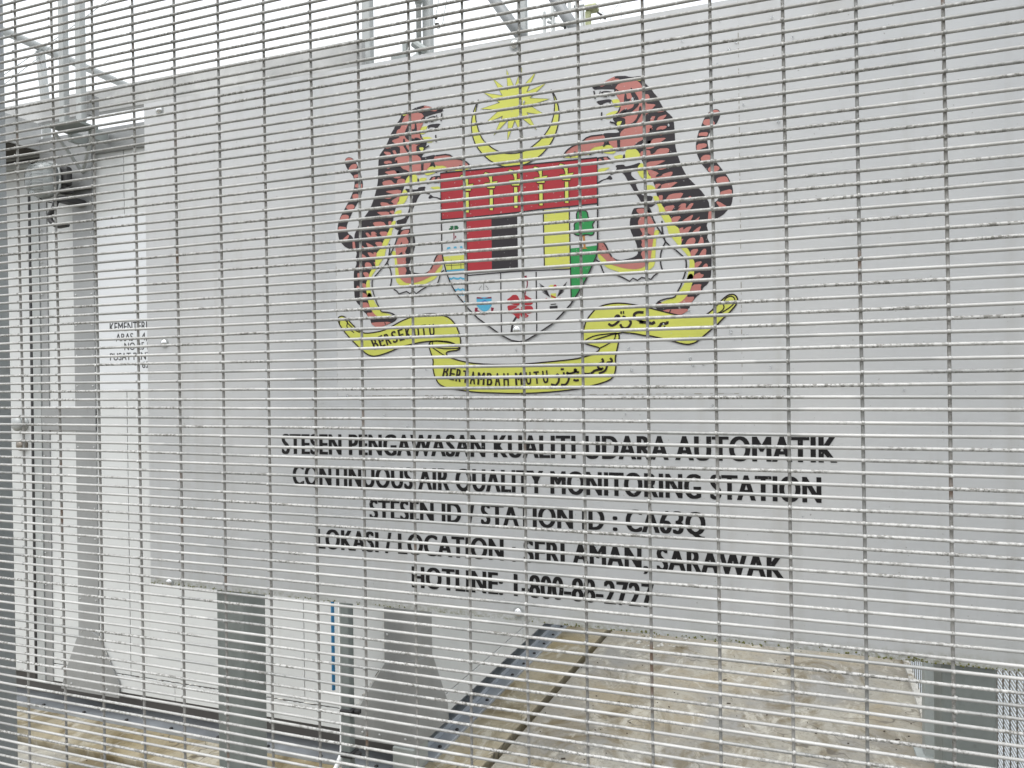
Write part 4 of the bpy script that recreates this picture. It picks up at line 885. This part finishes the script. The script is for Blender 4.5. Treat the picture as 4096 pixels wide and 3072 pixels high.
for dx in (118, 206):
    q = at(dx, 300, 2.56); part('strut', [tube([(q.x, 2.56, zpl - .016), (pb.x, YA - .03, pb.z)], .008, 8)], GALV_L, mast)
part('back_plate', [box(at(96, 300, YA).x, at(207, 300, YA).x, YA - .0275, YA - .0195, 2.55, zpl + .02)], ALU, mast)
part('mast_clamp', [box(at(187.5, 205, 2.55).x, at(193, 205, 2.55).x, 2.55, 2.60, at(190, 248, 2.55).z, at(190, 203, 2.55).z)], ALU, mast)
XRL = -4.3
rail = empty('roof_guardrail', (XRL, 3.4, 2.85), 'sloping-looking galvanised guard rail on the roof at far upper left', 'railing')
part('rail', [tube([(XRL, 1.8, 3.705), (XRL, 3.0, 3.705), (XRL, 4.5, 3.705)], .024, 12)], GALV_L, rail, True)
def onx(dx, dy, X): d = ray(dx * DD, dy * DD); s = X / d.x; return Vector((0, 0, EYE)) + d * s
for (a, b) in ((onx(87, 112, XRL), onx(98, 222, XRL)),):
    part('rail_post', [tube([(XRL, a.y, a.z), (XRL, b.y, b.z), (XRL, b.y + .02, 2.8)], .026, 12)], GALV_L, rail, True)
part('rail_post', [tube([(XRL, 2.99, 3.70), (XRL, 2.99, 2.8)], .026, 12)], GALV_L, rail, True)
for nm, pts, lab in (('guy_wire', [(-60, 210), (11, 160), (120, 84), (240, -4), (420, -130)], 'upper thin guy wire slanting past the twin mast posts'), ('guy_wire', [(-60, 232), (13, 179), (87, 122), (122, 86)], 'lower thin guy wire tied to the roof guard rail')):
    o = part(nm, [tube([at(x, y, 3.3) for x, y in pts], .0022, 5)], GALV, smooth=True); tag(o, lab, 'wire', 'guy wires by the mast')
def roofpost(name, x0, x1, y, top, label, m=GALV_L):
    a, b = sq(x0, x1, y)
    e = empty(name, ((a + b) / 2, y + .03, 2.825), label, 'post', 'square posts on the cabin roof')
    part('shaft', [box(a, b, y, y + (b - a), 2.835, top)], m, e, bevel=.006)
    part('base_plate', [box(a - .05, b + .05, y - .05, y + (b - a) + .05, 2.824, 2.835)], GALV, e)
    return e
roofpost('roof_post', 781, 809, 2.80, 4.4, 'square pale roof post where the metal fascia ends')
p3 = roofpost('roof_post', 912, 938.5, 3.0, 4.4, 'square pale roof post with a thin pipe beside it')
q0, q1 = at(904, 20, 2.97), at(904, 140, 2.97)
part('side_pipe', [tube([(q0.x, 2.97, 4.3), (q0.x, 2.97, q1.z)], .0115, 10)], GALV_L, p3, True)
c0 = at(902, 4, 2.97); part('pipe_coupling', [tube([(q0.x, 2.97, c0.z + .03), (q0.x, 2.97, c0.z - .012)], [.026, .014], 12)], GALV, p3, True)
k0 = at(907, 100, 2.95)
part('pipe_clamp', [tube([(k0.x - .03, 2.95, k0.z + .02), (k0.x + .02, 2.96, k0.z - .02)], .018, 10), tube([(k0.x - .06, 2.95, k0.z - .07), (k0.x + .0, 2.95, k0.z - .04)], .017, 10), box(k0.x - .05, k0.x + .05, 2.93, 2.97, k0.z - .115, k0.z - .09)], GALV, p3)
part('cable_loop', [tube(arcs([at(x, y, 2.97) for x, y in ((950, -30), (946, 10), (939, 45), (941, 55), (947, 62), (956, 50), (961, 22), (966, -5))], 5), .0018, 5)], GALV, p3, True)
part('cable_drop', [tube([at(938, 35, 2.97), at(943, 40, 2.97)], .006, 8), tube([at(941, 52, 2.97), at(947, 52, 2.97)], .006, 8)], RUBBER, p3)
k1 = at(868, 116, 2.95)
kn = part('roof_bracket', [box(k1.x - .045, k1.x + .03, 2.93, 2.97, 2.824, k1.z - .002), box(k1.x + .006, k1.x + .026, 2.94, 2.96, k1.z - .002, k1.z + .045)], GALV, bevel=.004)
tag(kn, 'small galvanised bracket on the roof edge left of the pipe clamp', 'bracket')
YT = 3.9
tri = empty('tripod_mast', (at(1130, 60, YT).x, YT, 2.83), 'thick slanting galvanised tripod legs and upright rising behind the top of the sign', 'mast')
for p, q in (((1050, -25), (1150, 112)), ((1183, -25), (1275, 112))):
    part('leg', [tube([at(*p, YT), at(*q, YT)], .030, 14)], GALV_ROOF, tri, True)
part('upright', [box(at(1113, 40, YT).x, at(1131, 40, YT).x, YT + .03, YT + .075, 2.83, 4.6)], GALV_L, tri, bevel=.004)
part('foot_plate', [box(at(1113, 40, YT).x - .05, at(1135, 40, YT).x + .05, YT - .03, YT + .12, 2.824, 2.83)], GALV, tri)
YR = 4.3
rl2 = empty('sensor_rail', (at(1200, 40, YR).x, YR, 2.83), 'light pipe frame with black cable on the roof behind the sign top', 'frame')
for x, y0, wd in ((1175.5, 26, 7), (1194, 4, 8), (1258, 18, 9), (1245, -6, 7), (1230, -6, 6)):
    a = at(x, y0, YR); r_ = wd / 2 / 390 * 1.08; part('rail_post', [tube([(a.x, YR, a.z), (a.x, YR, 2.83)], r_, 10)], GALV_L, rl2, True)
for p, q in (((1170, 39), (1204, 33)), ((1183, 47), (1222, 57)), ((1194, 28), (1262, 16)), ((1240, 14), (1262, 12))):
    part('cross_pipe', [tube([at(*p, YR), at(*q, YR)], .009, 8)], GALV_L, rl2, True)
part('pipe_joint', [tube([at(1187, 40, YR), at(1192, 34, YR)], .016, 8)], GALV, rl2)
part('black_cable', [tube([at(1220.5, -10, YR), at(1220, 20, YR), at(1222, 110, YR)], .009, 8)], RUBBER, rl2, True)
sb = empty('sensor_box', (at(1277, 20, YR).x, YR, 2.83), 'mossy grey-green sensor box on a short post above the sign edge', 'box')
a, b = at(1264, 25, YR), at(1291, 9, YR)
part('housing', [box(a.x, b.x, YR - .03, YR + .05, a.z, b.z)], BOXG, sb, bevel=.012)
a, b = at(1264.5, 40, YR), at(1276, 40, YR); part('stand', [box(a.x, b.x, YR - .01, YR + .02, 2.83, at(1270, 25, YR).z)], BOXG, sb, bevel=.003)
part('lead', [tube(arcs([at(1291, 27, YR), at(1300, 33, YR), at(1308, 41, YR)], 4), .006, 6)], RUBBER, sb, True)
part('thin_wire', [tube(arcs([at(x, y, YR) for x, y in ((1318, 44), (1324, 26), (1334, 12), (1341, 14), (1342, 38))], 5), .0018, 5), tube(arcs([at(x, y, YR) for x, y in ((1297, 44), (1300, 30), (1303, 26), (1304, 42))], 4), .0016, 5)], GALV, sb, True)
